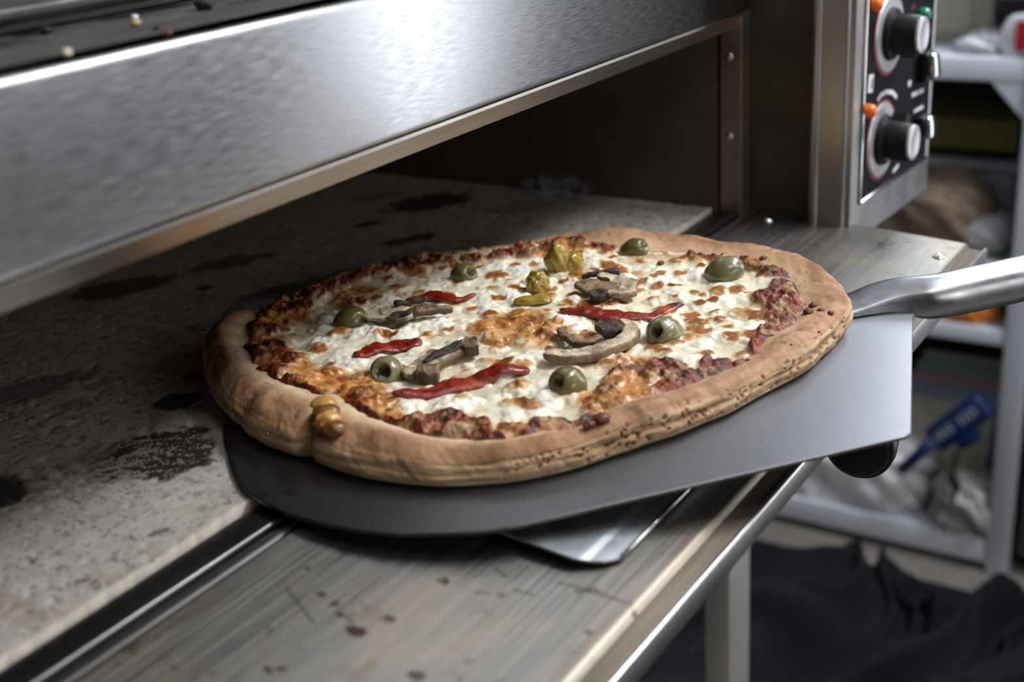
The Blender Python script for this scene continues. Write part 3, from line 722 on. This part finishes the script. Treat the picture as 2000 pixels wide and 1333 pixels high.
# settle onto the crust at the border
hh = h*1.0; lift = sst(-.002,.012,q); hh = edgeh*.90*(1-lift)+hh*lift
Vt = np.stack([gx, gy, hh], -1).reshape(-1, 3); F = gridfaces(nx, ny)
qf = q.ravel()[F].max(1); sf = SA.ravel()[F].mean(1)
def sub(name, mask, m):
    Fm = F[mask]; ids, inv = np.unique(Fm.ravel(), return_inverse=True)
    return npmesh(name, Vt[ids], inv.reshape(-1, 4), m, pizza, colr.reshape(-1, 3)[ids])
sub('melted_cheese', (qf > 0) & (sf <= .5), m_cheese); sub('tomato_sauce', (qf > 0) & (sf > .5), m_sauce)
def ground(u, v):
    i = np.clip(int((u-x0)/step), 2, nx-3); j = np.clip(int((v-y0)/step), 2, ny-3); return float(np.mean(hh[i-2:i+3, j-2:j+3]))

# --- toppings
def blob(name, p, r, m, colfn=None, hole=None, seed=0, rough=.12, h=None, label=None, rot=0, tilt=0, sink=.35, n=48, parent=None):
    """a lumpy ellipsoid r=(along, across, up), optional pit (direction angle, radius)"""
    uv = loc(p, .026); g = ground(*uv) if h is None else h
    t = np.linspace(0, math.pi, n//2+1)[:, None]; f = np.linspace(0, 2*math.pi, n, endpoint=False)[None]
    dx, dy, dz = np.cos(t)+0*f, np.sin(t)*np.cos(f), np.sin(t)*np.sin(f)
    k = 1+rough*(fbm(dx*1.3+dz*.7+seed, dy*1.3-dz*.4+seed*.7, 2.2, seed, 3)-.5)*2
    x, y, z = dx*r[0]*k, dy*r[1]*k, dz*r[2]*k
    cc_ = np.ones(x.shape+(3,))*np.array(colfn if colfn else (.2,.2,.1))
    if hole:
        wq = (1-sst(hole*.75, hole, np.sin(t)+0*f))*(dx > 0)
        x = x-wq*r[0]*.75; cc_ = mixc(cc_, (.05,.035,.012), wq*.85)
        lipm = np.exp(-((np.sin(t)+0*f-hole*1.15)/.12)**2)*(dx > 0); x = x-lipm*r[0]*.05
    n3 = fbm(x*1.0+z, y*1.0-z, 220, seed+5, 3); cc_ = mixc(cc_, np.array(colfn)*1.9 if colfn else (1,1,1), sst(.5,.75,n3)*.35)
    ct, st = math.cos(tilt), math.sin(tilt); x, z = x*ct+z*st, -x*st+z*ct
    cr, sr = math.cos(rot), math.sin(rot); X_, Y_ = x*cr-y*sr, x*sr+y*cr
    V = np.stack([X_+uv[0], Y_+uv[1], z+g+r[2]*(1-2*sink)], -1)
    F = gridfaces(V.shape[0], n); w = np.arange(V.shape[0]-1)
    F = np.concatenate([F, np.stack([w*n+n-1, (w+1)*n+n-1, (w+1)*n, w*n], -1)])
    o = npmesh(name, V.reshape(-1, 3), F, m, parent or pizza, cc_.reshape(-1, 3))
    if label: o['label'] = label
    return o
OL = (.19,.165,.05); OP = (.30,.29,.15)
# direction of the photo's axes in pizza coordinates
d_ = loc((1050,640), .027)-loc((1000,640), .027); ROT0 = math.atan2(d_[1], d_[0])
def rdir(dx, dy, at=(1000,640)):
    e = loc((at[0]+dx, at[1]+dy), .027)-loc(at, .027); return math.atan2(e[1], e[0])
OD = dict(rough=.05, sink=.60, tilt=-.30)
def olive(p, r, c, hole, sd, rot, label, rough=.05):
    r = tuple(q_*.89 for q_ in r)
    blob('olive', p, r, m_olive, c, hole, sd, rough, None, label, rot, -.55, .50)
olive((681,616), (.0140,.0112,.0112), (.105,.092,.024), None, 3, rdir(40,-6), 'dark green olive at the left, whole')
olive((905,529), (.0125,.0110,.0110), (.125,.115,.035), .36, 4, rdir(40,12), 'green olive at the back beside a red pepper strip')
olive((1237,474), (.0145,.0112,.0108), (.115,.10,.022), .35, 5, rdir(50,10), 'green olive at the far edge')
olive((1414,527), (.0165,.0128,.0128), (.135,.13,.055), None, 6, rdir(40,-3), 'wrinkled pale olive at the back right', .12)
olive((1298,640), (.0165,.0128,.0130), (.19,.18,.085), .36, 7, rdir(-40,24), 'pale pitted olive, its hole facing the viewer', .08)
olive((1109,744), (.0142,.0122,.0125), (.15,.13,.04), .36, 8, rdir(-40,20), 'green pitted olive nearest the front')
olive((753,718), (.0132,.0120,.0122), (.20,.18,.085), .48, 9, rdir(-14,30), 'pale pitted olive with a wide hole at the front left')
blob('pepper_piece', (1090,515), (.0085,.0085,.0125), m_gpep, (.4,.3,.04), None, 13, .3, sink=.25, label='yellow green pepper piece standing up')
blob('pepper_piece', (1116,512), (.0100,.0065,.0080), m_gpep, (.4,.3,.04), None, 14, .3, rot=rdir(40,-16), sink=.25)
blob('pepper_piece', (1050,552), (.0095,.0085,.0095), m_gpep, (.4,.3,.04), None, 15, .25, rot=rdir(20,-20), sink=.25, label='rounded yellow green pepper piece')
blob('pepper_piece', (1040,580), (.0135,.0055,.003), m_gpep, (.4,.3,.04), None, 16, .2, rot=rdir(40,-2), sink=.2)
def ribbon(name, pts, hw, thick, m, colfn, lift=.001, seed=0, parent=None, label=None, wav=.0012, n=20, ns=70, bow=0, flat=2.6, plane_h=.028, level=None):
    """a soft strip along photo points; hw = half widths (m), thick = half thickness"""
    P_ = np.array([loc(p, plane_h) for p in pts]); L_ = np.concatenate([[0], np.cumsum(np.linalg.norm(np.diff(P_, axis=0), axis=1))])
    # smooth the path
    t = np.linspace(0, L_[-1], ns); C_ = np.stack([np.interp(t, L_, P_[:, k]) for k in (0, 1)], -1); w = np.interp(t, L_, hw)
    for _ in range(6):
        C_[1:-1] = .25*C_[:-2]+.5*C_[1:-1]+.25*C_[2:]; w[1:-1] = .25*w[:-2]+.5*w[1:-1]+.25*w[2:]
    u = t/L_[-1]; endt = np.clip(np.minimum(u, 1-u)/.07, 0, 1); endt = np.sqrt(1-(1-endt)**2)*.96+.04; w = w*endt
    T = np.gradient(C_, axis=0); T /= np.linalg.norm(T, axis=1)[:, None]; Nn = np.stack([-T[:, 1], T[:, 0]], -1)
    g = np.array([ground(*q_) for q_ in C_])
    for _ in range(14): g[1:-1] = .25*g[:-2]+.5*g[1:-1]+.25*g[2:]
    if level is not None: g = np.full(ns, level)
    f = np.linspace(0, 2*math.pi, n, endpoint=False); ex = 2/flat
    cw = np.sign(np.cos(f))*np.abs(np.cos(f))**ex; cz = np.sign(np.sin(f))*np.abs(np.sin(f))**ex
    tk = thick*endt[:, None]
    XY = C_[:, None]+Nn[:, None]*(w[:, None]*cw[None])[..., None]
    z = g[:, None]+lift+tk*cz[None]+bow*np.sin(u*math.pi)[:, None]
    rn = fbm(XY[..., 0], XY[..., 1], 160, seed, 3)-.5
    z = z+rn*wav*2; XY = XY+(Nn[:, None]*((fbm(XY[..., 0]+z, XY[..., 1], 210, seed+3, 2)-.5)*wav*1.2)[..., None])
    V = np.concatenate([XY, z[..., None]], -1)
    col = colfn(u[:, None]+0*f[None], cw[None]+0*u[:, None], V)
    F = gridfaces(ns, n); I = np.arange(ns-1); F = np.concatenate([F, np.stack([I*n+n-1, (I+1)*n+n-1, (I+1)*n, I*n], -1)])
    Fl = [list(x_) for x_ in F.tolist()]
    o = npmesh(name, V.reshape(-1, 3), F, m, parent or pizza, col.reshape(-1, 3))
    if label: o['label'] = label
    return o
def redc(u, w, V):
    c = np.ones(V.shape)*np.array([.27,.017,.008]); n_ = fbm(V[..., 0], V[..., 1], 130, 9, 4)
    c = mixc(c, (.14,.008,.006), sst(.5,.7,n_)*.7); return mixc(c, (.50,.09,.02), sst(.62,.75,fbm(V[..., 0], V[..., 1], 90, 19, 3))*.6)
def redd(u, w, V):
    c = redc(u, w, V); c = mixc(c, (.55,.14,.02), np.exp(-((u-.82)/.04)**2)); return mixc(c, (.06,.012,.008), sst(.86,.92,u))
ribbon('pepper_strip', [(790,572),(845,560),(884,571),(931,566)], [.0035,.0075,.0045,.0015], .0014, m_pepper, redc, .0012, 2, label='red pepper strip at the back')
ribbon('pepper_strip', [(690,684),(740,664),(783,653),(823,650)], [.0035,.0085,.0095,.0045], .0017, m_pepper, redc, .0014, 4, label='short red pepper strip at the left')
ribbon('pepper_strip', [(764,765),(830,752),(902,732),(970,715),(1035,705)], [.0028,.0065,.0088,.0075,.0030], .0022, m_pepper, redc, .0017, 6, label='long red pepper strip at the front')
ribbon('pepper_strip', [(1090,589),(1144,594),(1216,605),(1274,599),(1303,587),(1335,575)], [.0025,.0075,.0085,.0042,.0045,.0030], .0016, m_pepper, redd, .0014, 8, label='red pepper strip with a charred tip, right of the middle')
def flat_(cl, dk, sd):
    def fn(u, w, V):
        c = np.ones(V.shape)*np.array(cl); st = fbm(w*2.2+sd, u*3.0, 1.6, sd, 4)
        c = mixc(c, dk, sst(.46,.58,st)*.8)
        c = mixc(c, np.array(dk)*.35, sst(.60,.68,fbm(V[..., 0], V[..., 1], 200, sd+4, 4))*.75)
        return mixc(c, np.array(dk)*.45, sst(.86,1.0,np.abs(w))*.7)
    return fn
pale = flat_((.74,.62,.45), (.40,.29,.18), 3); dark = flat_((.030,.020,.014), (.09,.06,.04), 5); tan = flat_((.30,.20,.11), (.12,.07,.035), 7)
def pale_edge(u, w, V): c = pale(u, w, V); return mixc(c, (.20,.12,.06), sst(.72,.95,np.abs(w))*.75)
def mush(label, *subs):
    o0 = None
    for i, (nm, pts, hw, tk, cf, lf, sd) in enumerate(subs):
        o = ribbon(nm if i else 'mushroom_slice', pts, hw, tk, m_mush, cf, lf, sd, parent=(o0 if i else None), wav=.0011, flat=4.5)
        if not i: o0 = o; o['label'] = label
mush('mushroom slice lying pale side up beside the left olive',
  ('cap', [(718,616),(740,604),(770,604),(812,612)], [.010,.0125,.0125,.009], .0017, pale, .0045, 1),
  ('gills', [(762,622),(780,610),(806,611)], [.004,.0065,.004], .0012, dark, .0068, 2),
  ('gills', [(770,594),(800,586),(836,582)], [.003,.0035,.002], .0018, dark, .0062, 3),
  ('stem', [(806,606),(840,604),(884,597)], [.0085,.0065,.002], .0024, tan, .0058, 4))
mush('mushroom slice standing on edge with two stubby ends, left of the middle',
  ('cap', [(791,723),(830,704),(875,684),(918,668)], [.0055,.0085,.0075,.0045], .0024, pale_edge, .0055, 5),
  ('gills', [(828,707),(868,689),(912,668)], [.002,.0045,.004], .0018, dark, .0082, 6),
  ('stem', [(903,672),(918,674),(934,672)], [.006,.0075,.006], .0045, tan, .0065, 7),
  ('stem', [(812,724),(836,722),(857,721)], [.006,.0085,.006], .0055, tan, .0045, 8))
mush('fan shaped mushroom slice with dark gills at the back',
  ('cap', [(1165,541),(1200,540),(1230,548),(1224,566),(1190,580)], [.004,.008,.006,.007,.0045], .0022, pale_edge, .0055, 9),
  ('gills', [(1122,553),(1160,556),(1206,560)], [.003,.013,.010], .0018, tan, .0062, 10),
  ('gills', [(1136,541),(1170,536),(1212,535)], [.002,.003,.002], .0018, dark, .0080, 11),
  ('stem', [(1150,580),(1168,578),(1188,573)], [.004,.006,.0035], .0030, dark, .0050, 12))
mush('curved mushroom slice with a pale rim, right of the middle',
  ('cap', [(1060,686),(1108,690),(1170,681),(1218,660),(1234,640),(1222,627),(1198,622)], [.0045,.0062,.0062,.0062,.0058,.005,.003], .0030, pale_edge, .0045, 13),
  ('gills', [(1166,641),(1192,635),(1218,630)], [.006,.009,.005], .0026, dark, .0058, 14),
  ('stem', [(1094,637),(1104,654),(1124,667),(1150,668),(1174,654)], [.0025,.0035,.0035,.0035,.003], .0024, tan, .0050, 15))
# browned drip on the crust and small baked bits on the rim
BR = (.26,.11,.035)
for i, (p, r) in enumerate((((636,808),.0085),((630,830),.0065),((652,834),.0068),((640,818),.0075),((632,790),.008))):
    blob('cheese_drip', p, (r, r*.9, r*.62), m_cheese, (.17,.065,.018) if i < 3 else (.50,.27,.08), None, 30+i, .18, h=.0225, sink=.2, n=30)
for i, (p, r) in enumerate((((1623,601),.0026),((1590,588),.004),((1604,597),.003),((1578,600),.0038),((1491,497),.0035),((1560,640),.0012),((1545,665),.0012),((1172,812),.006),((1150,820),.004),((440,690),.003),((520,838),.001),((1600,640),.0013),((1290,505),.003))):
    r *= .72
    blob('baked_crumb', p, (r*1.2, r, r*.8), m_sauce, (.14,.045,.02), None, 50+i, .3, h=.0213 if r > .0014 else .0225, sink=.15, n=24)
# ------------------------------------------------------------------ crumbs on the hood ledge
def crumb(px, r, m, label, z=.2537, sd=0):
    q = atz(px, z); n = 14
    t = np.linspace(0, math.pi, n)[:, None]; f = np.linspace(0, 2*math.pi, 2*n, endpoint=False)[None]
    dx, dy, dz = np.cos(t)+0*f, np.sin(t)*np.cos(f), np.sin(t)*np.sin(f); k = 1+.5*(fbm(dx+sd, dy+dz*.6, 2.6, sd, 3)-.5)*2
    V = np.stack([dx*k*r*1.3, dy*k*r, dz*k*r*.75+r*.7], -1); w = np.arange(n-1)
    F = np.concatenate([gridfaces(n, 2*n), np.stack([w*2*n+2*n-1, (w+1)*2*n+2*n-1, (w+1)*2*n, w*2*n], -1)])
    o = npmesh('crumb', V.reshape(-1, 3), F, m); o.location = q; return tag(o, label, 'crumb', 'crumbs on the hood ledge')
m_bread = mat('bread_crumb', (.55,.38,.20), .8); m_pale = mat('pale_crumb', (.60,.58,.42), .8); m_char = mat('charred_crumb', (.02,.015,.012), .8)
crumb((266, 50), .0022, m_bread, 'tan bread crumb on the hood ledge near the bright trim', sd=2)
crumb((130, 110), .0021, m_pale, 'pale crumb at the very front edge of the hood ledge', sd=4)
crumb((328, 70), .0017, mat('reddish_crumb', (.16,.05,.03), .8), 'reddish brown crumb close to the hood edge', sd=6)
crumb((306, 58), .0013, m_char, 'tiny black crumb to the left of the reddish one', sd=8)
crumb((90, 66), .0022, m_char, 'black charred crumb tucked below the upper trim on the left', sd=9)
crumb((400, 18), .0042, m_char, 'large black charred crumb on the hood ledge at the right', sd=10)
crumb((263, 38), .0016, mat('white_crumb', (.7,.72,.8), .5), 'small whitish crumb behind the tan bread crumb', sd=12)

# ------------------------------------------------------------------ white shelving unit
SX = 1.60
shelf = empty('shelving_unit', (1.78, .28, FZ), 'white painted metal shelving unit standing behind the oven', 'shelving unit')
yl = atx((1950, 800), SX)[1]; yr = yl-.036; YE = .80; SD = .42
def shelfbox(name, x0, x1, y0, y1, z0, z1, bev=.003, m=None): return P(name, MB().box(x0, x1, y0, y1, z0, z1, bev, 2), m or m_shelf, shelf, auto=40)
for (x, y) in ((SX, yr), (SX+SD-.036, yr), (SX, YE-.036), (SX+SD-.036, YE-.036)):
    shelfbox('post', x, x+.036, y, y+.036, FZ, .32)
zt = atx((1880, 112), SX)[2]; zm = atx((1900, 640), SX)[2]; zl = atx((1750, 1020), SX)[2]; zi = atx((1925, 512), SX)[2]
for z, th_ in ((zt, .036), (zi, .024), (zm, .028), (zl, .045)):
    shelfbox('shelf_board', SX+.004, SX+SD-.004, yl-.002, YE-.034, z-th_, z)
P('gusset', MB().prism([(yl+.055, zt-.034), (yl-.001, zt-.034), (yl-.001, zt-.095)], (SX+.006, 0, 0), (SX+.012, 0, 0)), m_shelf, shelf)
shelfbox('shade_backing', SX+SD-.003, SX+SD+.004, yr, YE, FZ+.04, zt-.03, .001, mat('shelf_shade_dark', (.035,.03,.028), .8))  # dark sheet added to stand in for shade behind the shelves
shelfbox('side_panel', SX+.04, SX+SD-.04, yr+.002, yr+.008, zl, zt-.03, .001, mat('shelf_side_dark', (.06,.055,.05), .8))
GS = 'goods on the white shelving unit'
def rbox(name, m, x, p0, p1, depth, label, cat, z0=None, bev=.006, rot=0, extra=None, dz=0):
    """box whose front face (at x) spans photo points p0 (upper left) .. p1 (lower right)"""
    a, b_ = atx(p0, x), atx(p1, x); y0, y1 = b_[1], a[1]; z1 = a[2]; zb_ = b_[2] if z0 is None else z0
    t = empty(name, (x+depth/2, (y0+y1)/2, zb_+dz), label, cat, GS)
    w, hgt = (y1-y0)/2, z1-zb_
    o = MB().box(-depth/2, depth/2, -w, w, 0, hgt, bev, 3).build('body', m, t, auto=40)
    if extra: extra(t, depth, w, hgt)
    if rot: t.rotation_euler = (0, 0, rot)
    return t
def quad(name, m, par, x, y0, y1, z0, z1, th_=.0012): return MB().box(x-th_, x+.001, y0, y1, z0, z1, .0003, 1).build(name, m, par)
m_beige = mat('beige_plastic', (.33,.32,.27), .55)
def beige_x(t, d, w, h):
    f = MB(); x = -d/2-.003
    f.box(x, x+.008, -w+.035, w-.02, .018, h-.02, .002, 2); f.build('door_panel', mat('beige_panel', (.38,.37,.31), .55), t)
    MB().box(x-.006, x+.002, -w+.052, -w+.060, .10, .18, .002, 2).build('handle', m_beige, t)
rbox('storage_box', m_beige, SX+.12, (1700, -160), (1935, 96), .22, 'beige cabinet box standing on the top shelf', 'box', zt, extra=beige_x)
# lumpy bag builder
def bag(name, m, c, r, label, cat, seed=0, rough=.2, flatz=.25, group=GS, extra=None, fr=2.4, rotz=0):
    n = 40; t = np.linspace(0, math.pi, n)[:, None]; f = np.linspace(0, 2*math.pi, 2*n, endpoint=False)[None]
    dx, dy, dz = np.sin(t)*np.cos(f), np.sin(t)*np.sin(f), np.cos(t)+0*f
    def sq(v, e): return np.sign(v)*np.abs(v)**e
    k = 1+rough*(fbm(dx*1.1+seed+dz*.8, dy*1.1-dz*.9, fr, seed, 4)-.5)*2+rough*.35*(1-2*np.abs(2*fbm(dx+dz*.7+seed, dy+dz*.3, fr*2.1, seed+9, 3)-1))
    V = np.stack([sq(dx, .75)*r[0]*k, sq(dy, .75)*r[1]*k, np.maximum(sq(dz, .8)*r[2]*k, -r[2]*(1-flatz))+r[2]*(1-flatz)], -1)
    w = np.arange(n-1); F = np.concatenate([gridfaces(n, 2*n), np.stack([w*2*n+2*n-1, (w+1)*2*n+2*n-1, (w+1)*2*n, w*2*n], -1)])
    t_ = empty(name, c, label, cat, group, (0, 0, rotz)); npmesh('body', V.reshape(-1, 3), F, m, t_)
    if extra: extra(t_)
    return t_
def onb(p, x, z): q = atx(p, x); return (x, q[1], z)
m_bagw = mat('white_plastic_film', (.78,.79,.83), .32, bump=((60,60,60), .4, .004))
m_pouch = mat('black_foil_pouch', (.012,.012,.014), .3)
def pouch_x(t):
    MB().box(-.052,-.047,-.05,.05,.045,.135,.002).build('label', mat('pouch_label', (.45,.46,.5), .5), t)
    MB().box(-.054,-.051,-.045,.03,.098,.112,.001).build('label_stripe', mat('label_red', (.45,.04,.03), .5), t)
    MB().box(-.054,-.051,-.05,.0,.118,.130,.001).build('label_stripe', mat('label_yellow', (.65,.42,.06), .5), t)
bag('pouch', m_pouch, onb((1992, 60), SX+.17, zt+.028), (.05,.062,.10), 'black pouch with a printed label on the top shelf', 'pouch', 3, .08, .1, extra=pouch_x)
bag('plastic_bag', m_bagw, onb((1935, 100), SX+.075, zt), (.05,.042,.015), 'crumpled white plastic bag lying on the top shelf', 'bag', 5, .3)
def rp(t): MB().box(-.031,-.026,-.012,.004,.01,.055,.002).build('red_band', mat('packet_red', (.5,.02,.02), .4), t)
bag('packet', m_bagw, onb((1996, 88), SX+.04, zt), (.025,.03,.034), 'white packet with a red band at the right end of the top shelf', 'packet', 8, .1, extra=rp)
# middle of the unit
m_grey = mat('grey_plastic', (.27,.28,.30), .5)
def tub_x(t, d, w, h): MB().box(-d/2-.008, d/2+.008, -w-.008, w+.008, h-.018, h, .006, 3).build('rim', m_grey, t)
rbox('storage_tub', m_grey, SX+.14, (1700, 298), (1990, 500), .22, 'grey plastic tub standing at the back of the shelf', 'tub', zi, .03, extra=tub_x)
ztub = atx((1900, 298), SX+.14)[2]
def ybx(t, d, w, h): quad('lid_seam', mat('yellow_seam', (.07,.06,.015), .6), t, -d/2-.0005, -w, w, h*.70, h*.74)
rbox('carton', mat('olive_yellow_card', (.15,.125,.025), .7), SX+.15, (1720, 224), (1988, 292), .18, 'dull yellow carton resting on the grey tub', 'carton', ztub, .004, extra=ybx)
m_sack = mat('brown_paper', (.17,.125,.09), .8, var=((30,30,30), .3))
bag('paper_sack', m_sack, onb((1825, 470), SX+.075, zi), (.06,.085,.065), 'crumpled brown paper sack in front of the grey tub', 'sack', 11, .28)
bag('flour_bag', mat('pale_cloth', (.33,.34,.36), .7), onb((1922, 470), SX+.07, zi), (.05,.048,.036), 'pale rounded bag beside the brown paper sack', 'bag', 14, .12)
rbox('tray', mat('green_plastic', (.12,.17,.10), .5), SX+.006, (1880, 502), (1962, 512), .03, 'thin green tray at the shelf edge below the pale bag', 'tray', zi, .002)
bag('snack_packet', mat('orange_film', (.72,.23,.02), .35, bump=((80,80,80), .5, .003)), onb((1890, 620), SX+.06, zm), (.05,.055,.022), 'orange packet lying on the shelf behind the peel handle', 'packet', 17, .22)
rbox('white_carton', mat('white_card', (.5,.5,.5), .6), SX+.13, (1850, 560), (1970, 636), .12, 'white carton behind the orange packet', 'carton', zm, .004)
# lower bay
zl_ = zl
rbox('shade_box', mat('shade_brown', (.035,.027,.022), .8), SX+.275, (1640, 720), (1935, 900), .13, 'dark brown box standing in for shadow at the back of the lowest shelf', 'carton', zl_, .004)  # dark block put where the bay is only in shadow
def mag(i, p, col, rx):
    pass
m_mag = [mat('magazine_%d' % i, c, .45) for i, c in enumerate(((.50,.50,.48), (.30,.52,.38), (.62,.36,.38), (.34,.45,.62), (.62,.60,.46)))]
labs = ('grey cover magazine, rearmost of the leaning pile', 'pale green magazine in the leaning pile', 'pinkish magazine in the leaning pile', 'pale blue magazine in the leaning pile', 'cream magazine at the front of the leaning pile')
hold = atx((1850, 905), SX+.12); zream = atx((1745, 945), SX+.12)[2]
for i in range(5):
    t = empty('magazine', (SX+.150-.014*i, hold[1]+.006*i, zream+.004), labs[i], 'magazine', 'magazines leaning on the lowest shelf', (0, .50, 0))
    hgt = .245-.016*i
    MB().box(-.004, .004, -.09, .09, 0, hgt, .001).build('cover', m_mag[i], t)
    for k in range(6):
        zz_ = hgt-.014-.016*k
        MB().box(-.0048, -.0038, -.08, .03+.012*k, zz_-.005, zz_, .0004).build('print', m_mag[(i+k+1) % 5], t)
rbox('paper_ream', mat('ream_wrap', (.40,.41,.42), .6), SX+.12, (1745, 945), (1930, 1010), .14, 'white wrapped paper ream under the leaning magazines', 'ream', zl_, .004)
# blue scoop with a strap
m_blue = mat('blue_plastic', (.006,.022,.10), .4)
sc_a, sc_b = Vector(atx((1925, 790), SX-.004)), Vector(atx((1820, 865), SX-.012)); sc_c = Vector(atx((1760, 918), SX-.01))
ctr_ = (sc_a+sc_b)/2; dirv = (sc_a-sc_b).normalized(); nrm = Vector((-1,0,0)); upv = dirv.cross(nrm).normalized(); nrm = upv.cross(dirv).normalized()
SM = Matrix(((dirv.x, upv.x, nrm.x, 0), (dirv.y, upv.y, nrm.y, 0), (dirv.z, upv.z, nrm.z, 0), (0,0,0,1)))
scoop = empty('scoop', ctr_, 'blue plastic scoop with white lettering leaning on the shelf goods', 'scoop', GS)
Lh = (sc_a-sc_b).length/2
def PS(name, mb, m, **k): o = mb.build(name, m, None, **k); return adopt(o, scoop)
T_ = Matrix.Translation(ctr_) @ SM
PS('body', MB().box(-Lh, Lh, -.024, .024, -.022, .004, .008, 3, mat=T_).box(-Lh*.5, Lh*.25, .020, .042, -.018, .002, .006, 2, mat=T_), m_blue, auto=40)
PS('handle', MB().tube([sc_b+dirv*.005, sc_b*.5+sc_c*.5, sc_c], [.013,.010,.011], 12), m_blue, smooth=True)
for k in range(9):
    if k == 4: continue
    xk = -Lh*.75+k*Lh*.17
    PS('letter', MB().box(xk, xk+.0055, -.010, -.0085, .0042, .0052, mat=T_).box(xk, xk+.0018, -.010, .006, .0042, .0052, mat=T_).box(xk, xk+.0055, -.002, -.0005, .0042, .0052, mat=T_), mat('scoop_letter', (.5,.55,.65), .5) if k == 0 else bpy.data.materials['scoop_letter'])
st = [atx(p, SX-.006) for p in ((1872, 868), (1868, 900), (1856, 930), (1868, 955), (1862, 985))]
o = MB().tube(st, [.007,.009,.010,.011,.006], 10, 0, .6).build('strap', m_black, None, smooth=True); tag(o, 'black strap hanging below the blue scoop', 'strap')
bag('plastic_bag', m_bagw, onb((1665, 1000), SX+.062, zl_), (.050,.135,.080), 'large white plastic bag filling the lowest shelf', 'bag', 21, .30, fr=2.0)
bag('plastic_bag', mat('clear_film', (.42,.42,.42), .25, bump=((70,70,70), .6, .005)), onb((1885, 1040), SX+.045, zl_), (.045,.055,.055), 'crumpled greyish plastic bag at the right end of the lowest shelf', 'bag', 24, .4)
# grey steel cabinet to the right of the shelving
cab = empty('steel_cabinet', (1.85, yr-.40, FZ), 'dark grey steel cabinet to the right of the white shelving', 'cabinet')
cx0 = SX+.03; cy1 = min(atx((1978, 1000), cx0)[1], yr-.006)
m_cab = mat('grey_enamel', (.075,.075,.08), .45)
def PCB(name, mb, m, **k): return P(name, mb, m, cab, **k)
PCB('carcass', MB().box(cx0, 2.2, yr-.85, cy1, FZ+.03, .7, .006, 2), m_cab, auto=40)
zs_ = atx((1990, 850), cx0)[2]
PCB('door', MB().box(cx0-.018, cx0-.001, yr-.84, cy1-.008, FZ+.06, zs_-.004, .004, 2), m_cab, auto=40)
PCB('door', MB().box(cx0-.018, cx0-.001, yr-.84, cy1-.008, zs_+.004, .68, .004, 2), m_cab, auto=40)
PCB('plinth', MB().box(cx0+.02, 2.2, yr-.84, cy1-.01, FZ, FZ+.03), m_black)

# ------------------------------------------------------------------ black cloth heaped on the floor
nx, ny = 260, 300
gx, gy = np.meshgrid(np.linspace(.665, 1.53, nx), np.linspace(-.95, .42, ny), indexing='ij')
wp = fbm(gx, gy, 2.6, 201, 3)-.5
fa = math.radians(-24); sk_ = -gx*math.sin(fa)+gy*math.cos(fa)+wp*.16; al = gx*math.cos(fa)+gy*math.sin(fa)
def ridge(v, f, e): v = 1-np.abs(2*noise(v, al*.12, f, 203)-1); return v**e
fold = ridge(sk_, 8, 2.0); fold2 = ridge(sk_+.3*wp+.5, 19, 1.8)
ex = np.minimum(sst(.665,.74,gx), 1-sst(1.34,1.52,gx)); ey = np.minimum(sst(-.95,-.75,gy), 1-sst(.20,.41,gy+.12*wp))
env = ex*ey
hgt = env*(.012+.11*fold+.05*fold2+.02*np.exp(-((gx-1.25)/.14)**2-((gy-.0)/.13)**2)+.02*(wp))
# a pinched corner sticking up
q = atx((1838, 1085), 1.30); hgt = hgt+.075*np.exp(-(np.hypot(gx-1.30, gy-q[1])/.030)**1.2)*env
V = np.stack([gx, gy, FZ+.002+hgt], -1).reshape(-1, 3)
o = npmesh('cloth', V, gridfaces(nx, ny), m_cloth); tag(o, 'crumpled black cloth heaped on the floor below the oven door', 'cloth')

# ------------------------------------------------------------------ wisps of steam over the hot stone
def steam(px, y, r, dens, label):
    q = aty(px, y); b_ = bmesh.new(); bmesh.ops.create_icosphere(b_, subdivisions=3, radius=1)
    me = bpy.data.meshes.new('steam'); b_.to_mesh(me); b_.free()
    o = link('steam', me); o.location = q; o.scale = r
    m = bpy.data.materials.new('steam'); m.use_nodes = True; N = m.node_tree.nodes; L = m.node_tree.links
    N.remove(N['Principled BSDF']); v = N.new('ShaderNodeVolumePrincipled'); v.inputs['Color'].default_value = (.9,.92,1,1)
    tc = N.new('ShaderNodeTexCoord'); n1 = N.new('ShaderNodeTexNoise'); n1.inputs['Scale'].default_value = 1.6; n1.inputs['Detail'].default_value = 4; n1.inputs['Distortion'].default_value = 2.2
    L.new(tc.outputs['Object'], n1.inputs['Vector'])
    ln = N.new('ShaderNodeVectorMath'); ln.operation = 'LENGTH'; L.new(tc.outputs['Object'], ln.inputs[0])
    f = N.new('ShaderNodeMapRange'); f.inputs['From Min'].default_value = .25; f.inputs['From Max'].default_value = 1; f.inputs['To Min'].default_value = 1; f.inputs['To Max'].default_value = 0; L.new(ln.outputs['Value'], f.inputs['Value'])
    g_ = N.new('ShaderNodeMapRange'); g_.inputs['From Min'].default_value = .50; g_.inputs['From Max'].default_value = .72; g_.inputs['To Max'].default_value = dens; L.new(n1.outputs['Fac'], g_.inputs['Value'])
    mu = N.new('ShaderNodeMath'); mu.operation = 'MULTIPLY'; L.new(f.outputs[0], mu.inputs[0]); L.new(g_.outputs[0], mu.inputs[1]); L.new(mu.outputs[0], v.inputs['Density'])
    L.new(v.outputs[0], N['Material Output'].inputs['Volume']); me.materials.append(m)
    return tag(o, label, 'steam', kind='stuff')
steam((1305, 385), .06, (.035,.03,.026), 400, 'wisp of steam rising by the oven jamb')
steam((1090, 372), .16, (.05,.045,.018), 250, 'faint wisp of steam farther left over the stone')
